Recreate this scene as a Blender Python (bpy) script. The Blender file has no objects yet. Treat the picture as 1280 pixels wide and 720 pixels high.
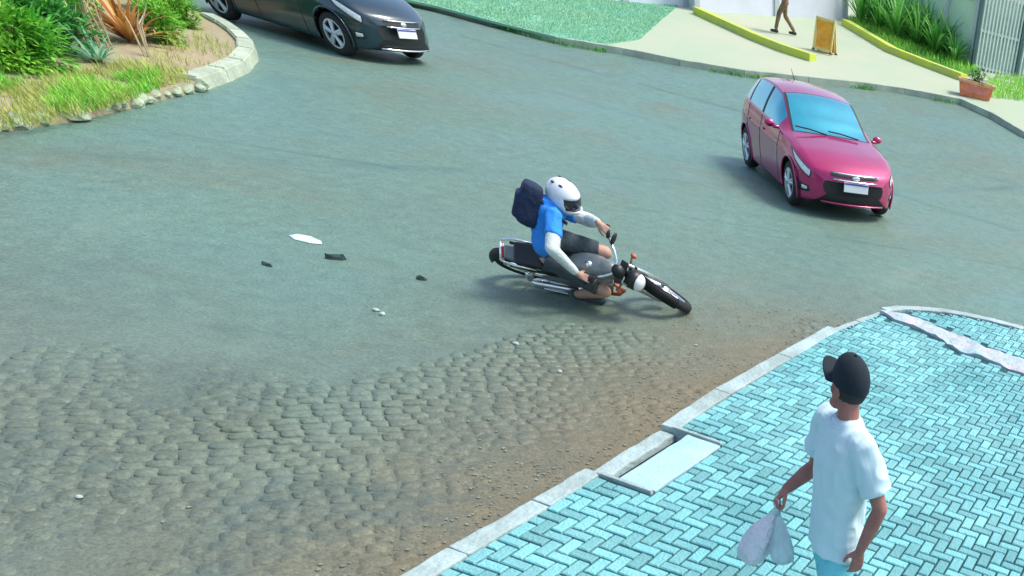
import bpy, bmesh, math, random
import numpy as np
from mathutils import Vector, Matrix, noise, Quaternion
R = math.radians
random.seed(7); np.random.seed(7)
scene = bpy.context.scene
col = scene.collection

# ------------------------------------------------------------------ camera
CF, CCX, CCY, CPITCH, CROLL, CH = 863.18, 1206.06, 856.64, 0.75467, -0.27018, 2.872
cp, sp = math.cos(CPITCH), math.sin(CPITCH)
fwd = Vector((0, cp, -sp)); right = Vector((1, 0, 0)); down = fwd.cross(right)
cr, sr = math.cos(CROLL), math.sin(CROLL)
cam_r = cr*right + sr*down
cam_d = -sr*right + cr*down
CAM = Vector((0, 0, CH))
cd = bpy.data.cameras.new('camera'); cam = bpy.data.objects.new('camera', cd); col.objects.link(cam)
M = Matrix.Identity(4)
for i in range(3):
    M[i][0] = cam_r[i]; M[i][1] = -cam_d[i]; M[i][2] = -fwd[i]; M[i][3] = CAM[i]
cam.matrix_world = M
cd.sensor_fit = 'HORIZONTAL'; cd.sensor_width = 36.0
cd.lens = CF/1280*36.0
cd.shift_x = (640-CCX)/1280; cd.shift_y = (CCY-360)/1280
cd.clip_start = 0.05; cd.clip_end = 2000
scene.camera = cam

# ------------------------------------------------------------------ world, sun, exposure
SUN_EL, SUN_AZ = 56, 62           # azimuth measured from +Y towards +X
w = bpy.data.worlds.new('World'); scene.world = w; w.use_nodes = True
wn = w.node_tree.nodes; wl = w.node_tree.links
bg = wn['Background']; sky = wn.new('ShaderNodeTexSky'); sky.sky_type = 'NISHITA'
sky.sun_disc = False; sky.sun_elevation = R(SUN_EL); sky.sun_rotation = R(SUN_AZ)
sky.air_density = 1.0; sky.dust_density = 3.0; sky.ozone_density = 1.0
wl.new(sky.outputs[0], bg.inputs[0]); bg.inputs[1].default_value = 0.125
sd = bpy.data.lights.new('sun', 'SUN'); sun = bpy.data.objects.new('sun', sd); col.objects.link(sun)
sd.energy = 1.45; sd.angle = R(15); sd.color = (1, 0.95, 0.86)
sdir = Vector((math.sin(R(SUN_AZ))*math.cos(R(SUN_EL)), math.cos(R(SUN_AZ))*math.cos(R(SUN_EL)), math.sin(R(SUN_EL))))
sun.rotation_euler = (-sdir).to_track_quat('-Z', 'Y').to_euler(); sun.location = (10, 10, 30)
vs = scene.view_settings
vs.view_transform = 'Standard'; vs.look = 'None'; vs.gamma = 1.0; vs.exposure = 1.12; vs.use_curve_mapping = False

# ------------------------------------------------------------------ terrain height and pixel-to-ground
def hgt(x, y):
    s = 0.2*x + 0.98*y - 15.0
    if s <= 0: return 0.0
    if s < 4: return 0.09*s*s/8
    if s < 40: return 0.09*(s-2)
    return 0.09*38 + 0.02*(s-40)
def ray(px, py):
    return (fwd + cam_r*((px-CCX)/CF) + cam_d*((py-CCY)/CF))
def at_z(px, py, z=0.0):
    d = ray(px, py); t = (z-CH)/d.z
    return CAM + d*t
def gp(px, py, off=0.0):
    d = ray(px, py); d = d/math.hypot(d.x, d.y)
    t = 0.5
    while t < 300:
        P = CAM + d*t
        if P.z <= hgt(P.x, P.y)+off:
            lo, hi = t-0.25, t
            for _ in range(20):
                m = (lo+hi)/2; P = CAM+d*m
                if P.z <= hgt(P.x, P.y)+off: hi = m
                else: lo = m
            return CAM+d*hi
        t += 0.25
    return CAM+d*300
def pix(P):
    q = Vector(P)-CAM; z = q.dot(fwd)
    return (CCX+CF*q.dot(cam_r)/z, CCY+CF*q.dot(cam_d)/z)

# ------------------------------------------------------------------ materials
def lin(c):
    return tuple(((v/255)/12.92 if v/255 <= 0.04045 else ((v/255+0.055)/1.055)**2.4) for v in c)
MATS = {}
def mat(name, c, rough=0.7, var=0.25, scale=6.0, bump=0.0, bscale=40.0, metal=0.0, c2=None, coat=0.0, spec=0.5, coord='Object', trans=0.0, emit=None):
    if name in MATS: return MATS[name]
    m = bpy.data.materials.new(name); m.use_nodes = True; MATS[name] = m
    nt = m.node_tree; N = nt.nodes; L = nt.links
    b = N['Principled BSDF']
    b.inputs['Roughness'].default_value = rough; b.inputs['Metallic'].default_value = metal
    b.inputs['Specular IOR Level'].default_value = spec
    b.inputs['Coat Weight'].default_value = coat; b.inputs['Coat Roughness'].default_value = 0.08
    if trans: b.inputs['Transmission Weight'].default_value = trans
    if coord == 'World':
        g = N.new('ShaderNodeNewGeometry'); vec = g.outputs['Position']
    else:
        g = N.new('ShaderNodeTexCoord'); vec = g.outputs['Object']
    n = N.new('ShaderNodeTexNoise'); n.inputs['Scale'].default_value = scale; n.inputs['Detail'].default_value = 6
    n.inputs['Roughness'].default_value = 0.65
    L.new(vec, n.inputs['Vector'])
    ra = N.new('ShaderNodeValToRGB')
    ra.color_ramp.elements[0].position = 0.32; ra.color_ramp.elements[1].position = 0.68
    if c2 is None:
        a = tuple(max(0, v*(1-var)) for v in c); d = tuple(min(1, v*(1+var)) for v in c)
    else: a, d = c, c2
    ra.color_ramp.elements[0].color = (*a, 1); ra.color_ramp.elements[1].color = (*d, 1)
    L.new(n.outputs[0], ra.inputs[0]); L.new(ra.outputs[0], b.inputs['Base Color'])
    if bump:
        n2 = N.new('ShaderNodeTexNoise'); n2.inputs['Scale'].default_value = bscale; n2.inputs['Detail'].default_value = 5
        L.new(vec, n2.inputs['Vector'])
        bu = N.new('ShaderNodeBump'); bu.inputs['Strength'].default_value = bump; bu.inputs['Distance'].default_value = 0.02
        L.new(n2.outputs[0], bu.inputs['Height']); L.new(bu.outputs[0], b.inputs['Normal'])
    return m

TRACKS = (((640, 62), (900, 132), .10), ((560, 75), (860, 165), .12), ((1130, 312), (1280, 336), .05), ((300, 200), (620, 215), .14))
def road_material():
    m = bpy.data.materials.new('worn_asphalt'); m.use_nodes = True
    nt = m.node_tree; N = nt.nodes; L = nt.links; b = N['Principled BSDF']
    g = N.new('ShaderNodeNewGeometry'); pos = g.outputs['Position']
    def noise_(scale, detail=5, rough=0.6, vec=pos, dist=0.0):
        n = N.new('ShaderNodeTexNoise'); n.inputs['Scale'].default_value = scale; n.inputs['Detail'].default_value = detail
        n.inputs['Roughness'].default_value = rough; n.inputs['Distortion'].default_value = dist
        L.new(vec, n.inputs['Vector']); return n.outputs[0]
    def ramp(x, p0, p1, c0=(0, 0, 0, 1), c1=(1, 1, 1, 1)):
        r = N.new('ShaderNodeValToRGB'); r.color_ramp.elements[0].position = p0; r.color_ramp.elements[1].position = p1
        r.color_ramp.elements[0].color = c0; r.color_ramp.elements[1].color = c1
        L.new(x, r.inputs[0]); return r.outputs[0]
    def mix(a, b_, f, mode='MIX'):
        x = N.new('ShaderNodeMix'); x.data_type = 'RGBA'; x.blend_type = mode
        for s, v in ((6, a), (7, b_), (0, f)):
            if isinstance(v, (tuple, float, int)): x.inputs[s].default_value = v
            else: L.new(v, x.inputs[s])
        return x.outputs[2]
    def math_(op, a, b_):
        x = N.new('ShaderNodeMath'); x.operation = op.rstrip('_'); x.use_clamp = op in ('MULTIPLY',)
        for s, v in ((0, a), (1, b_)):
            if isinstance(v, (float, int)): x.inputs[s].default_value = v
            else: L.new(v, x.inputs[s])
        return x.outputs[0]
    sep = N.new('ShaderNodeSeparateXYZ'); L.new(pos, sep.inputs[0]); X, Y = sep.outputs[0], sep.outputs[1]
    # base: blue-grey worn asphalt with big faded patches
    base = mix((*ROAD_A, 1), (*ROAD_B, 1), ramp(noise_(0.16, 3), 0.38, 0.62))
    base = mix(base, (*ROAD_C, 1), ramp(noise_(0.45, 4, 0.6, dist=0.6), 0.52, 0.72))
    # tracked-in dirt along the near kerb, olive tone growing towards low Y
    d = N.new('ShaderNodeMapRange'); d.inputs[1].default_value = -7.6; d.inputs[2].default_value = -3.2
    xx = math_('SUBTRACT', X, math_('MULTIPLY', Y, 0.0)); L.new(xx, d.inputs[0])
    d2 = N.new('ShaderNodeMapRange'); d2.inputs[1].default_value = 11.5; d2.inputs[2].default_value = 5.5; L.new(Y, d2.inputs[0])
    dm = math_('MULTIPLY', d.outputs[0], d2.outputs[0])
    d3 = N.new('ShaderNodeMapRange'); d3.inputs[1].default_value = -5.0; d3.inputs[2].default_value = -2.9; L.new(X, d3.inputs[0])
    dk = math_('MULTIPLY', d3.outputs[0], d2.outputs[0])
    dirt = math_('MULTIPLY', ramp(math_('ADD', math_('MULTIPLY', noise_(0.9, 6, 0.7), 0.9), math_('MULTIPLY', dk, 0.6)), 0.5, 0.95), dk)
    lw = N.new('ShaderNodeMapRange'); lw.inputs[1].default_value = 7.2; lw.inputs[2].default_value = 3.9
    L.new(math_('ADD', Y, math_('MULTIPLY_', noise_(.5, 4), 1.6)), lw.inputs[0])
    low_ = math_('MAXIMUM', ramp(dm, 0.15, 0.8), lw.outputs[0])
    base = mix(base, (*ROAD_D, 1), math_('MULTIPLY', low_, 0.9))
    base = mix(base, (*ROAD_E, 1), math_('MULTIPLY', dirt, 0.8))
    # grain of the aggregate
    grain = ramp(noise_(46, 4, 0.85), 0.3, 0.72, (0.55, 0.55, 0.55, 1), (1.40, 1.40, 1.40, 1))
    base = mix(base, grain, 0.9, 'MULTIPLY')
    mott = ramp(noise_(5.0, 6, 0.75), 0.3, 0.7, (0.80, 0.80, 0.80, 1), (1.15, 1.15, 1.15, 1))
    base = mix(base, mott, 1.0, 'MULTIPLY')
    nr = N.new('ShaderNodeMapRange'); nr.inputs[1].default_value = 5.6; nr.inputs[2].default_value = 3.4; L.new(Y, nr.inputs[0])
    base = mix(base, (0.050, 0.095, 0.095, 1), math_('MULTIPLY', math_('MULTIPLY', nr.outputs[0], ramp(noise_(1.1, 6, .72, dist=.8), .48, .66)), 0.55))
    base = mix(base, (0.170, 0.240, 0.200, 1), math_('MULTIPLY', ramp(noise_(.28, 5, .7, dist=1.0), .56, .74), 0.45))
    # dark tyre tracks polished into the surface
    for (pa, pb, wd) in TRACKS:
        A_ = gp(*pa); B_ = gp(*pb); dx, dy = B_.x-A_.x, B_.y-A_.y; ln = math.hypot(dx, dy); nx_, ny_ = -dy/ln, dx/ln; c0_ = nx_*A_.x+ny_*A_.y
        q = math_('ADD', math_('ADD', math_('MULTIPLY_', X, nx_), math_('MULTIPLY_', Y, ny_)), -c0_)
        q = math_('ADD', q, math_('MULTIPLY_', noise_(0.25, 2), 0.5)); q = math_('ABSOLUTE', math_('ADD', q, -0.25), 0.0)
        tm = math_('MULTIPLY', ramp(q, wd*.4, wd*1.6, (1, 1, 1, 1), (0, 0, 0, 1)), ramp(noise_(0.7, 4, .7), .38, .62))
        base = mix(base, (0.055, 0.115, 0.105, 1), math_('MULTIPLY', tm, 0.5))
    # wavy ravelled cracks, strongest close to the pavement
    mp = N.new('ShaderNodeMapping'); L.new(pos, mp.inputs[0]); mp.inputs['Rotation'].default_value = (0, 0, R(-45)); mp.inputs['Scale'].default_value = (0.75, 2.8, 1.0)
    wv = noise_(2.0, 3, 0.5, mp.outputs[0], 0.4)
    line = math_('ABSOLUTE', math_('SUBTRACT', wv, 0.5), 0.0)
    crack = ramp(line, 0.006, 0.05, (1, 1, 1, 1), (0, 0, 0, 1))
    near = N.new('ShaderNodeMapRange'); near.inputs[1].default_value = 7.0; near.inputs[2].default_value = 3.6; L.new(Y, near.inputs[0])
    cm = math_('MULTIPLY', math_('MULTIPLY', crack, near.outputs[0]), ramp(noise_(0.8, 3), 0.42, 0.6))
    base = mix(base, (*ROAD_K, 1), math_('MULTIPLY', cm, 0.14))
    L.new(base, b.inputs['Base Color'])
    rr = ramp(noise_(0.5, 4), 0.35, 0.65, (0.40, 0.40, 0.40, 1), (0.72, 0.72, 0.72, 1)); L.new(rr, b.inputs['Roughness'])
    h = math_('ADD', math_('MULTIPLY', noise_(30, 4, 0.7), 0.5), math_('MULTIPLY', noise_(4, 5, 0.7), 0.9))
    h = math_('SUBTRACT', h, math_('MULTIPLY', cm, 0.25))
    bu = N.new('ShaderNodeBump'); bu.inputs['Strength'].default_value = 0.55; bu.inputs['Distance'].default_value = 0.03
    L.new(h, bu.inputs['Height']); L.new(bu.outputs[0], b.inputs['Normal'])
    return m
ROAD_A = (0.118, 0.200, 0.154); ROAD_B = (0.116, 0.226, 0.192); ROAD_C = (0.134, 0.184, 0.130)
ROAD_D = (0.128, 0.150, 0.108); ROAD_E = (0.185, 0.148, 0.082); ROAD_K = (0.040, 0.065, 0.050)

# ------------------------------------------------------------------ helpers
def link_mesh(name, me, m, parent=None, smooth=False):
    o = bpy.data.objects.new(name, me); col.objects.link(o)
    if m is not None and not me.materials: me.materials.append(m)
    if parent is not None: o.parent = parent
    if smooth:
        for f in me.polygons: f.use_smooth = True
    return o
def obj(name, bm, m, parent=None, smooth=False):
    bmesh.ops.recalc_face_normals(bm, faces=bm.faces[:])
    me = bpy.data.meshes.new(name); bm.to_mesh(me); bm.free()
    return link_mesh(name, me, m, parent, smooth)
def pyd(name, V, F, m, parent=None, smooth=False):
    me = bpy.data.meshes.new(name); me.from_pydata([tuple(v) for v in V], [], F); me.update()
    return link_mesh(name, me, m, parent, smooth)
def tag(o, label=None, cat=None, group=None, kind=None):
    if label: o['label'] = label
    if cat: o['category'] = cat
    if group: o['group'] = group
    if kind: o['kind'] = kind
    return o
def empty(name, loc=(0, 0, 0), rz=0.0, label=None, cat=None, group=None):
    o = bpy.data.objects.new(name, None); col.objects.link(o); o.location = loc; o.rotation_euler = (0, 0, rz)
    o.empty_display_size = 0.1
    return tag(o, label, cat, group)
def box(bm, c, s, rot=None, bev=0.0):
    r = bmesh.ops.create_cube(bm, size=1.0); vs_ = r['verts']
    for v in vs_: v.co = Vector((v.co.x*s[0], v.co.y*s[1], v.co.z*s[2]))
    if bev:
        ed = {e for v in vs_ for e in v.link_edges}
        q = bmesh.ops.bevel(bm, geom=list(ed), offset=bev, segments=2, affect='EDGES', profile=0.6)
        vs_ = list({v for f in q['faces'] for v in f.verts} | {v for v in vs_ if v.is_valid})
    for v in vs_:
        if rot is not None: v.co = rot @ v.co
        v.co += Vector(c)
    return vs_
def frame_for(d):
    d = Vector(d).normalized()
    a = Vector((0, 0, 1)) if abs(d.z) < 0.95 else Vector((1, 0, 0))
    u = d.cross(a).normalized(); v = d.cross(u).normalized()
    return u, v
def tube(bm, pts, rad, n=8, cap=True):
    pts = [Vector(p) for p in pts]
    if not isinstance(rad, (list, tuple)): rad = [rad]*len(pts)
    rings = []; u = None
    for i, p in enumerate(pts):
        d = (pts[min(i+1, len(pts)-1)]-pts[max(i-1, 0)])
        if u is None: u, v = frame_for(d)
        else:
            d.normalize(); u = (u-d*u.dot(d)).normalized(); v = d.cross(u)
        if i == 0: d.normalize(); v = d.cross(u)
        rings.append([bm.verts.new(p+(u*math.cos(2*math.pi*k/n)+v*math.sin(2*math.pi*k/n))*rad[i]) for k in range(n)])
    for a, b in zip(rings, rings[1:]):
        for k in range(n):
            bm.faces.new((a[k], a[(k+1) % n], b[(k+1) % n], b[k]))
    if cap:
        bm.faces.new(rings[0][::-1]); bm.faces.new(rings[-1])
    return rings
def rcone(bm, p0, r0, p1, r1, n=14, flat=1.0, fdir=None):
    """closed tapered capsule"""
    p0, p1 = Vector(p0), Vector(p1); d = (p1-p0); L = max(d.length, 1e-5); d = d/L
    pts = []; rad = []
    for k in range(0, 6):
        a = math.pi/2*(1-k/5); pts.append(p0-d*r0*math.sin(a)); rad.append(max(r0*math.cos(a), 1e-4))
    for k in range(0, 6):
        a = math.pi/2*k/5; pts.append(p1+d*r1*math.sin(a)); rad.append(max(r1*math.cos(a), 1e-4))
    u, v = frame_for(d)
    if fdir is not None:
        fdir = Vector(fdir); u = (fdir-d*fdir.dot(d)).normalized(); v = d.cross(u)
    rings = [[bm.verts.new(p+(u*math.cos(2*math.pi*k/n)*flat+v*math.sin(2*math.pi*k/n))*r) for k in range(n)] for p, r in zip(pts, rad)]
    for a, b in zip(rings, rings[1:]):
        for k in range(n): bm.faces.new((a[k], a[(k+1) % n], b[(k+1) % n], b[k]))
    bm.faces.new(rings[0][::-1]); bm.faces.new(rings[-1])
def ball(bm, c, r, sc=(1, 1, 1), rot=None, sub=3):
    q = bmesh.ops.create_icosphere(bm, subdivisions=sub, radius=r)
    for v in q['verts']:
        v.co = Vector((v.co.x*sc[0], v.co.y*sc[1], v.co.z*sc[2]))
        if rot is not None: v.co = rot @ v.co
        v.co += Vector(c)
def remesh(bm, voxel=0.006, smooth=4, fac=0.5, wrinkle=0.0, wscale=9.0, seed=0):
    bmesh.ops.recalc_face_normals(bm, faces=bm.faces[:])
    me = bpy.data.meshes.new('tmp'); bm.to_mesh(me); bm.free()
    o = bpy.data.objects.new('tmp', me); col.objects.link(o)
    md = o.modifiers.new('r', 'REMESH'); md.mode = 'VOXEL'; md.voxel_size = voxel; md.use_smooth_shade = True
    if smooth:
        s = o.modifiers.new('s', 'SMOOTH'); s.factor = fac; s.iterations = smooth
    dg = bpy.context.evaluated_depsgraph_get(); dg.update()
    out = bpy.data.meshes.new_from_object(o.evaluated_get(dg))
    bpy.data.objects.remove(o); bpy.data.meshes.remove(me)
    if wrinkle:
        ns = [v.normal.copy() for v in out.vertices]
        for v, n_ in zip(out.vertices, ns):
            p = v.co*wscale+Vector((seed, 0, 0))
            a = noise.noise(Vector((p.x, p.y, p.z*0.55)))
            b_ = 1-abs(noise.noise(p*1.7+Vector((3, 1, 5))))*2
            v.co += n_*wrinkle*(0.6*a+0.5*b_)
    for f in out.polygons: f.use_smooth = True
    out.materials.clear()
    return out
def grid_poly(poly, zf, step=1.0, depth=0.12):
    """polygon draped on zf(x,y), cut on a grid, with a skirt downwards"""
    bm = bmesh.new()
    vs_ = [bm.verts.new((p[0], p[1], 0)) for p in poly]; bm.faces.new(vs_)
    xs = [p[0] for p in poly]; ys = [p[1] for p in poly]
    if step:
        for ax, lo, hi in ((0, min(xs), max(xs)), (1, min(ys), max(ys))):
            k = lo+step
            while k < hi:
                co = Vector((k, 0, 0)) if ax == 0 else Vector((0, k, 0)); no = Vector((1, 0, 0)) if ax == 0 else Vector((0, 1, 0))
                bmesh.ops.bisect_plane(bm, geom=bm.verts[:]+bm.edges[:]+bm.faces[:], plane_co=co, plane_no=no)
                k += step
    bmesh.ops.recalc_face_normals(bm, faces=bm.faces[:])
    if bm.faces[:] and sum(f.normal.z for f in bm.faces) < 0:
        for f in bm.faces: f.normal_flip()
    bd = [e for e in bm.edges if e.is_boundary]
    q = bmesh.ops.extrude_edge_only(bm, edges=bd)
    low = {e for e in q['geom'] if isinstance(e, bmesh.types.BMVert)}
    for v in bm.verts:
        v.co.z = zf(v.co.x, v.co.y)-(depth if v in low else 0)
    return bm
def inside(p, poly):
    c = False; n = len(poly); j = n-1
    for i in range(n):
        if ((poly[i][1] > p[1]) != (poly[j][1] > p[1])) and (p[0] < (poly[j][0]-poly[i][0])*(p[1]-poly[i][1])/(poly[j][1]-poly[i][1])+poly[i][0]): c = not c
        j = i
    return c
def XY(v): return (v[0], v[1])

# ================================================================== SETTING
# ground sheet to the horizon and the road over it
m_ground = mat('dry_ground', (0.10, 0.13, 0.07), 0.95, 0.3, 0.3, 0.4, 8, coord='World')
V = []; F = []
gx = [-900, -500, -250, -140] + [x for x in range(-90, 61, 6)] + [140, 300, 900]
gy = [-400, -150, -60] + [y for y in range(-20, 111, 5)] + [160, 300, 600, 1200]
for y in gy:
    for x in gx: V.append((x, y, hgt(x, y)-0.35))
for j in range(len(gy)-1):
    for i in range(len(gx)-1):
        a = j*len(gx)+i; F.append((a, a+1, a+1+len(gx), a+len(gx)))
tag(pyd('ground', V, F, m_ground), kind='structure')
V = []; F = []
rx = np.arange(-48, 25, 0.8); ry = np.arange(-6, 62, 0.8)
for y in ry:
    for x in rx:
        V.append((x, y, hgt(x, y)+0.012*noise.noise(Vector((x*0.5, y*0.5, 0)))-0.006))
nx = len(rx)
for j in range(len(ry)-1):
    for i in range(nx-1):
        a = j*nx+i; F.append((a, a+1, a+1+nx, a+nx))
m_road = road_material()
road = tag(pyd('road', V, F, m_road, smooth=True), kind='structure')

# worn cobbles showing through the surface near the pavement, half buried in dirt
m_cob = m_road
cobs = []
cu = Vector((0.754, 0.656, 0)); cv = Vector((-0.656, 0.754, 0))
creg = [XY(at_z(x, y)) for x, y in ((-60, 450), (120, 425), (300, 462), (430, 480), (560, 445), (700, 400), (880, 430), (1010, 400), (1028, 408), (890, 484), (830, 520), (725, 590), (660, 625), (480, 722), (470, 760), (-60, 760))]
row = -6.0
while row < 14:
    x = -14+random.uniform(0, .2)
    while x < 10:
        L_ = random.uniform(.10, .165); p = cu*(x+L_/2)+cv*row; x += L_
        if inside(p, creg): cobs.append((p+cv*(random.uniform(-.012, .012)+.05*noise.noise(p*.9)), L_))
    row += random.uniform(.085, .118)
def cobble(L_, W_, seed):
    bm = bmesh.new(); n = 10; ri = []
    for f, z in ((1.0, -.03), (.96, .004), (.80, .0135)):
        r_ = []
        for k in range(n):
            a = 2*math.pi*k/n; c_, s_ = math.cos(a+.16), math.sin(a+.16); e = .42
            q = Vector((math.copysign(abs(c_)**e, c_)*L_/2*f, math.copysign(abs(s_)**e, s_)*W_/2*f, z))
            q *= 1+.26*noise.noise(Vector((c_*1.7, s_*1.7, seed*3.1))); q.z = z+.006*noise.noise(Vector((c_, s_, seed*5.7)))*(z > 0); r_.append(bm.verts.new(q))
        ri.append(r_)
    for a_, b_ in zip(ri, ri[1:]):
        for k in range(n): bm.faces.new((a_[k], a_[(k+1) % n], b_[(k+1) % n], b_[k]))
    c = bm.verts.new((0, 0, .017))
    for k in range(n): bm.faces.new((ri[-1][k], ri[-1][(k+1) % n], c))
    bmesh.ops.recalc_face_normals(bm, faces=bm.faces[:])
    me = bpy.data.meshes.new('cobble'); bm.to_mesh(me); bm.free(); me.materials.append(m_cob)
    for f in me.polygons: f.use_smooth = True
    return me
cobm = [cobble(.195+.01*(k % 3), .084+.010*(k % 4), k) for k in range(14)]
def cob_ok(p, L_):
    e = noise.noise(p*.75)+.5*noise.noise(p*2.3)
    return (-.016+.010*e+random.uniform(-.003, .002)) if e > -.45 else None
cl_ = []
for p, L_ in cobs:
    z = cob_ok(p, L_)
    if z is None: continue
    cl_.append((p, L_, z))
def cvis(p):
    if (p-CAM).dot(fwd) < .3: return False
    x, y = pix(p); return -10 < x < 1290 and -10 < y < 730
cl_.sort(key=lambda c: (not cvis(c[0]), (c[0]-CAM).dot(fwd)))
V = []; F = []
for i, (p, L_, z) in enumerate(cl_):
    me = random.choice(cobm); Mx = Matrix.Translation((p.x, p.y, z)) @ Matrix.Rotation(math.atan2(cu.y, cu.x)+R(random.uniform(-9, 9)), 4, 'Z') @ Matrix.Rotation(R(random.uniform(-4, 4)), 4, 'X') @ Matrix.Rotation(R(random.uniform(-2, 2)), 4, 'Y') @ Matrix.Diagonal((L_/.2, 1, 1, 1))
    if i < 300:
        o = bpy.data.objects.new('cobble', me); col.objects.link(o); o.parent = road; o.matrix_local = Mx
    else:
        n0 = len(V); V += [Mx @ v.co for v in me.vertices]; F += [tuple(n0+q for q in f.vertices) for f in me.polygons]
if V: tag(pyd('cobble_field', V, F, m_cob, road, True), kind='stuff')

# ---------------------------------------------------------------- near pavement
KH = 0.12
m_kerb = mat('kerb_concrete', (0.40, 0.53, 0.53), 0.85, 0.22, 2.6, 0.7, 30, c2=(0.24, 0.31, 0.29), coord='World')
m_joint = mat('joint_sand', (0.020, 0.085, 0.092), 0.95, 0.4, 9, 0.4, 60, coord='World')
def brick_material():
    m = mat('paver_concrete', (0.215, 0.510, 0.520), 0.85, 0.22, 0.9, 0.7, 60, c2=(0.110, 0.350, 0.370), coord='World')
    nt = m.node_tree; N = nt.nodes; L = nt.links; b = N['Principled BSDF']
    oi = N.new('ShaderNodeObjectInfo'); at = N.new('ShaderNodeAttribute'); at.attribute_name = 'shade'
    ad = N.new('ShaderNodeMath'); ad.operation = 'ADD'; L.new(at.outputs['Fac'], ad.inputs[0])
    mu = N.new('ShaderNodeMath'); mu.operation = 'MULTIPLY'; L.new(oi.outputs['Random'], mu.inputs[0]); mu.inputs[1].default_value = 0.0
    L.new(mu.outputs[0], ad.inputs[1])
    mr = N.new('ShaderNodeMapRange'); mr.inputs[3].default_value = 0.78; mr.inputs[4].default_value = 1.2; L.new(ad.outputs[0], mr.inputs[0])
    src = b.inputs['Base Color'].links[0].from_socket
    mx = N.new('ShaderNodeVectorMath'); mx.operation = 'SCALE'; L.new(src, mx.inputs[0]); L.new(mr.outputs[0], mx.inputs['Scale'])
    L.new(mx.outputs[0], b.inputs['Base Color'])
    return m
kerb_px = [(470, 738), (560, 684), (665, 625), (722, 590), (834, 521), (893, 486), (1035, 407)]
K = [at_z(x, y, KH) for x, y in kerb_px]
arc = [at_z(x, y, KH) for x, y in ((1100, 384), (1150, 383), (1210, 391), (1280, 408))]
kd = (K[-1]-K[0]).normalized(); KANG = math.atan2(kd.y, kd.x)
kn = Vector((kd.y, -kd.x, 0))            # to the right, into the pavement
KW = 0.13
start = K[0]-kd*3.2
outer = [start]+K
inner = [p+kn*KW for p in outer]
far_pts = [arc[0]+Vector((0.10, -0.10, 0)), arc[1]+Vector((0.05, -0.14, 0)), arc[2]+Vector((0.03, -0.14, 0)), arc[3]+Vector((0, -0.15, 0))]
end_r = [Vector((1.6, arc[3].y-0.2, KH)), Vector((4.6, arc[3].y-0.9, KH)), Vector((4.6, -1.5, KH))]
# drain slab corners (pixel -> kerb top height)
SL = [at_z(x, y, KH+0.02) for x, y in ((742, 583), (832, 533), (912, 546), (830, 604))]
s0, s1 = 0.0, 0.0
def along(p): return (p-K[0]).dot(kd)
def across(p): return (p-K[0]).dot(kn)
sa0, sa1 = along(SL[0])-0.02, along(SL[1])+0.04
sw0, sw1 = 0.215, across(SL[2])
def KP(a, c, z=KH): 
    q = K[0]+kd*a+kn*c; return Vector((q.x, q.y, z))
base_poly = [inner[0], KP(sa0, KW), KP(sa0, sw1), KP(sa1, sw1), KP(sa1, KW), inner[-1]]+far_pts+end_r
side = tag(obj('sidewalk', grid_poly([XY(p) for p in base_poly], lambda x, y: KH-0.018, 0, 0.10), m_joint), kind='structure')
# concrete strip across the bricks (old driveway edge)
strip_top = [(1100, 388), (1130, 392), (1160, 403), (1190, 416), (1215, 428), (1245, 440), (1300, 455)]
strip_bot = [(1300, 478), (1255, 458), (1225, 446), (1200, 440), (1178, 425), (1150, 411), (1118, 400)]
ST = [XY(at_z(x, y, KH)) for x, y in strip_top+strip_bot]
slab_poly = [XY(KP(sa0, 0)), XY(KP(sa0, sw1+0.01)), XY(KP(sa1, sw1+0.01)), XY(KP(sa1, 0))]
m_brick = brick_material()
BL, BW = 0.165, 0.0825; JT = 0.0132
def brick_mesh(name, L_, W_, H_, bev=0.006):
    bm = bmesh.new(); a, b_ = L_/2, W_/2
    lo = [bm.verts.new((x, y, -H_)) for x, y in ((-a, -b_), (a, -b_), (a, b_), (-a, b_))]
    mi = [bm.verts.new((x, y, -bev)) for x, y in ((-a, -b_), (a, -b_), (a, b_), (-a, b_))]
    hi = [bm.verts.new((x, y, 0)) for x, y in ((-a+bev, -b_+bev), (a-bev, -b_+bev), (a-bev, b_-bev), (-a+bev, b_-bev))]
    for p, q in ((lo, mi), (mi, hi)):
        for k in range(4): bm.faces.new((p[k], p[(k+1) % 4], q[(k+1) % 4], q[k]))
    bm.faces.new(hi)
    bmesh.ops.recalc_face_normals(bm, faces=bm.faces[:])
    me = bpy.data.meshes.new(name); bm.to_mesh(me); bm.free(); return me
bricks = []
inner_poly = [XY(p) for p in base_poly]
e1 = Vector((math.cos(KANG-math.pi/2), math.sin(KANG-math.pi/2))); e2 = Vector((-e1.y, e1.x))
org = Vector((inner[1].x, inner[1].y))
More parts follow.
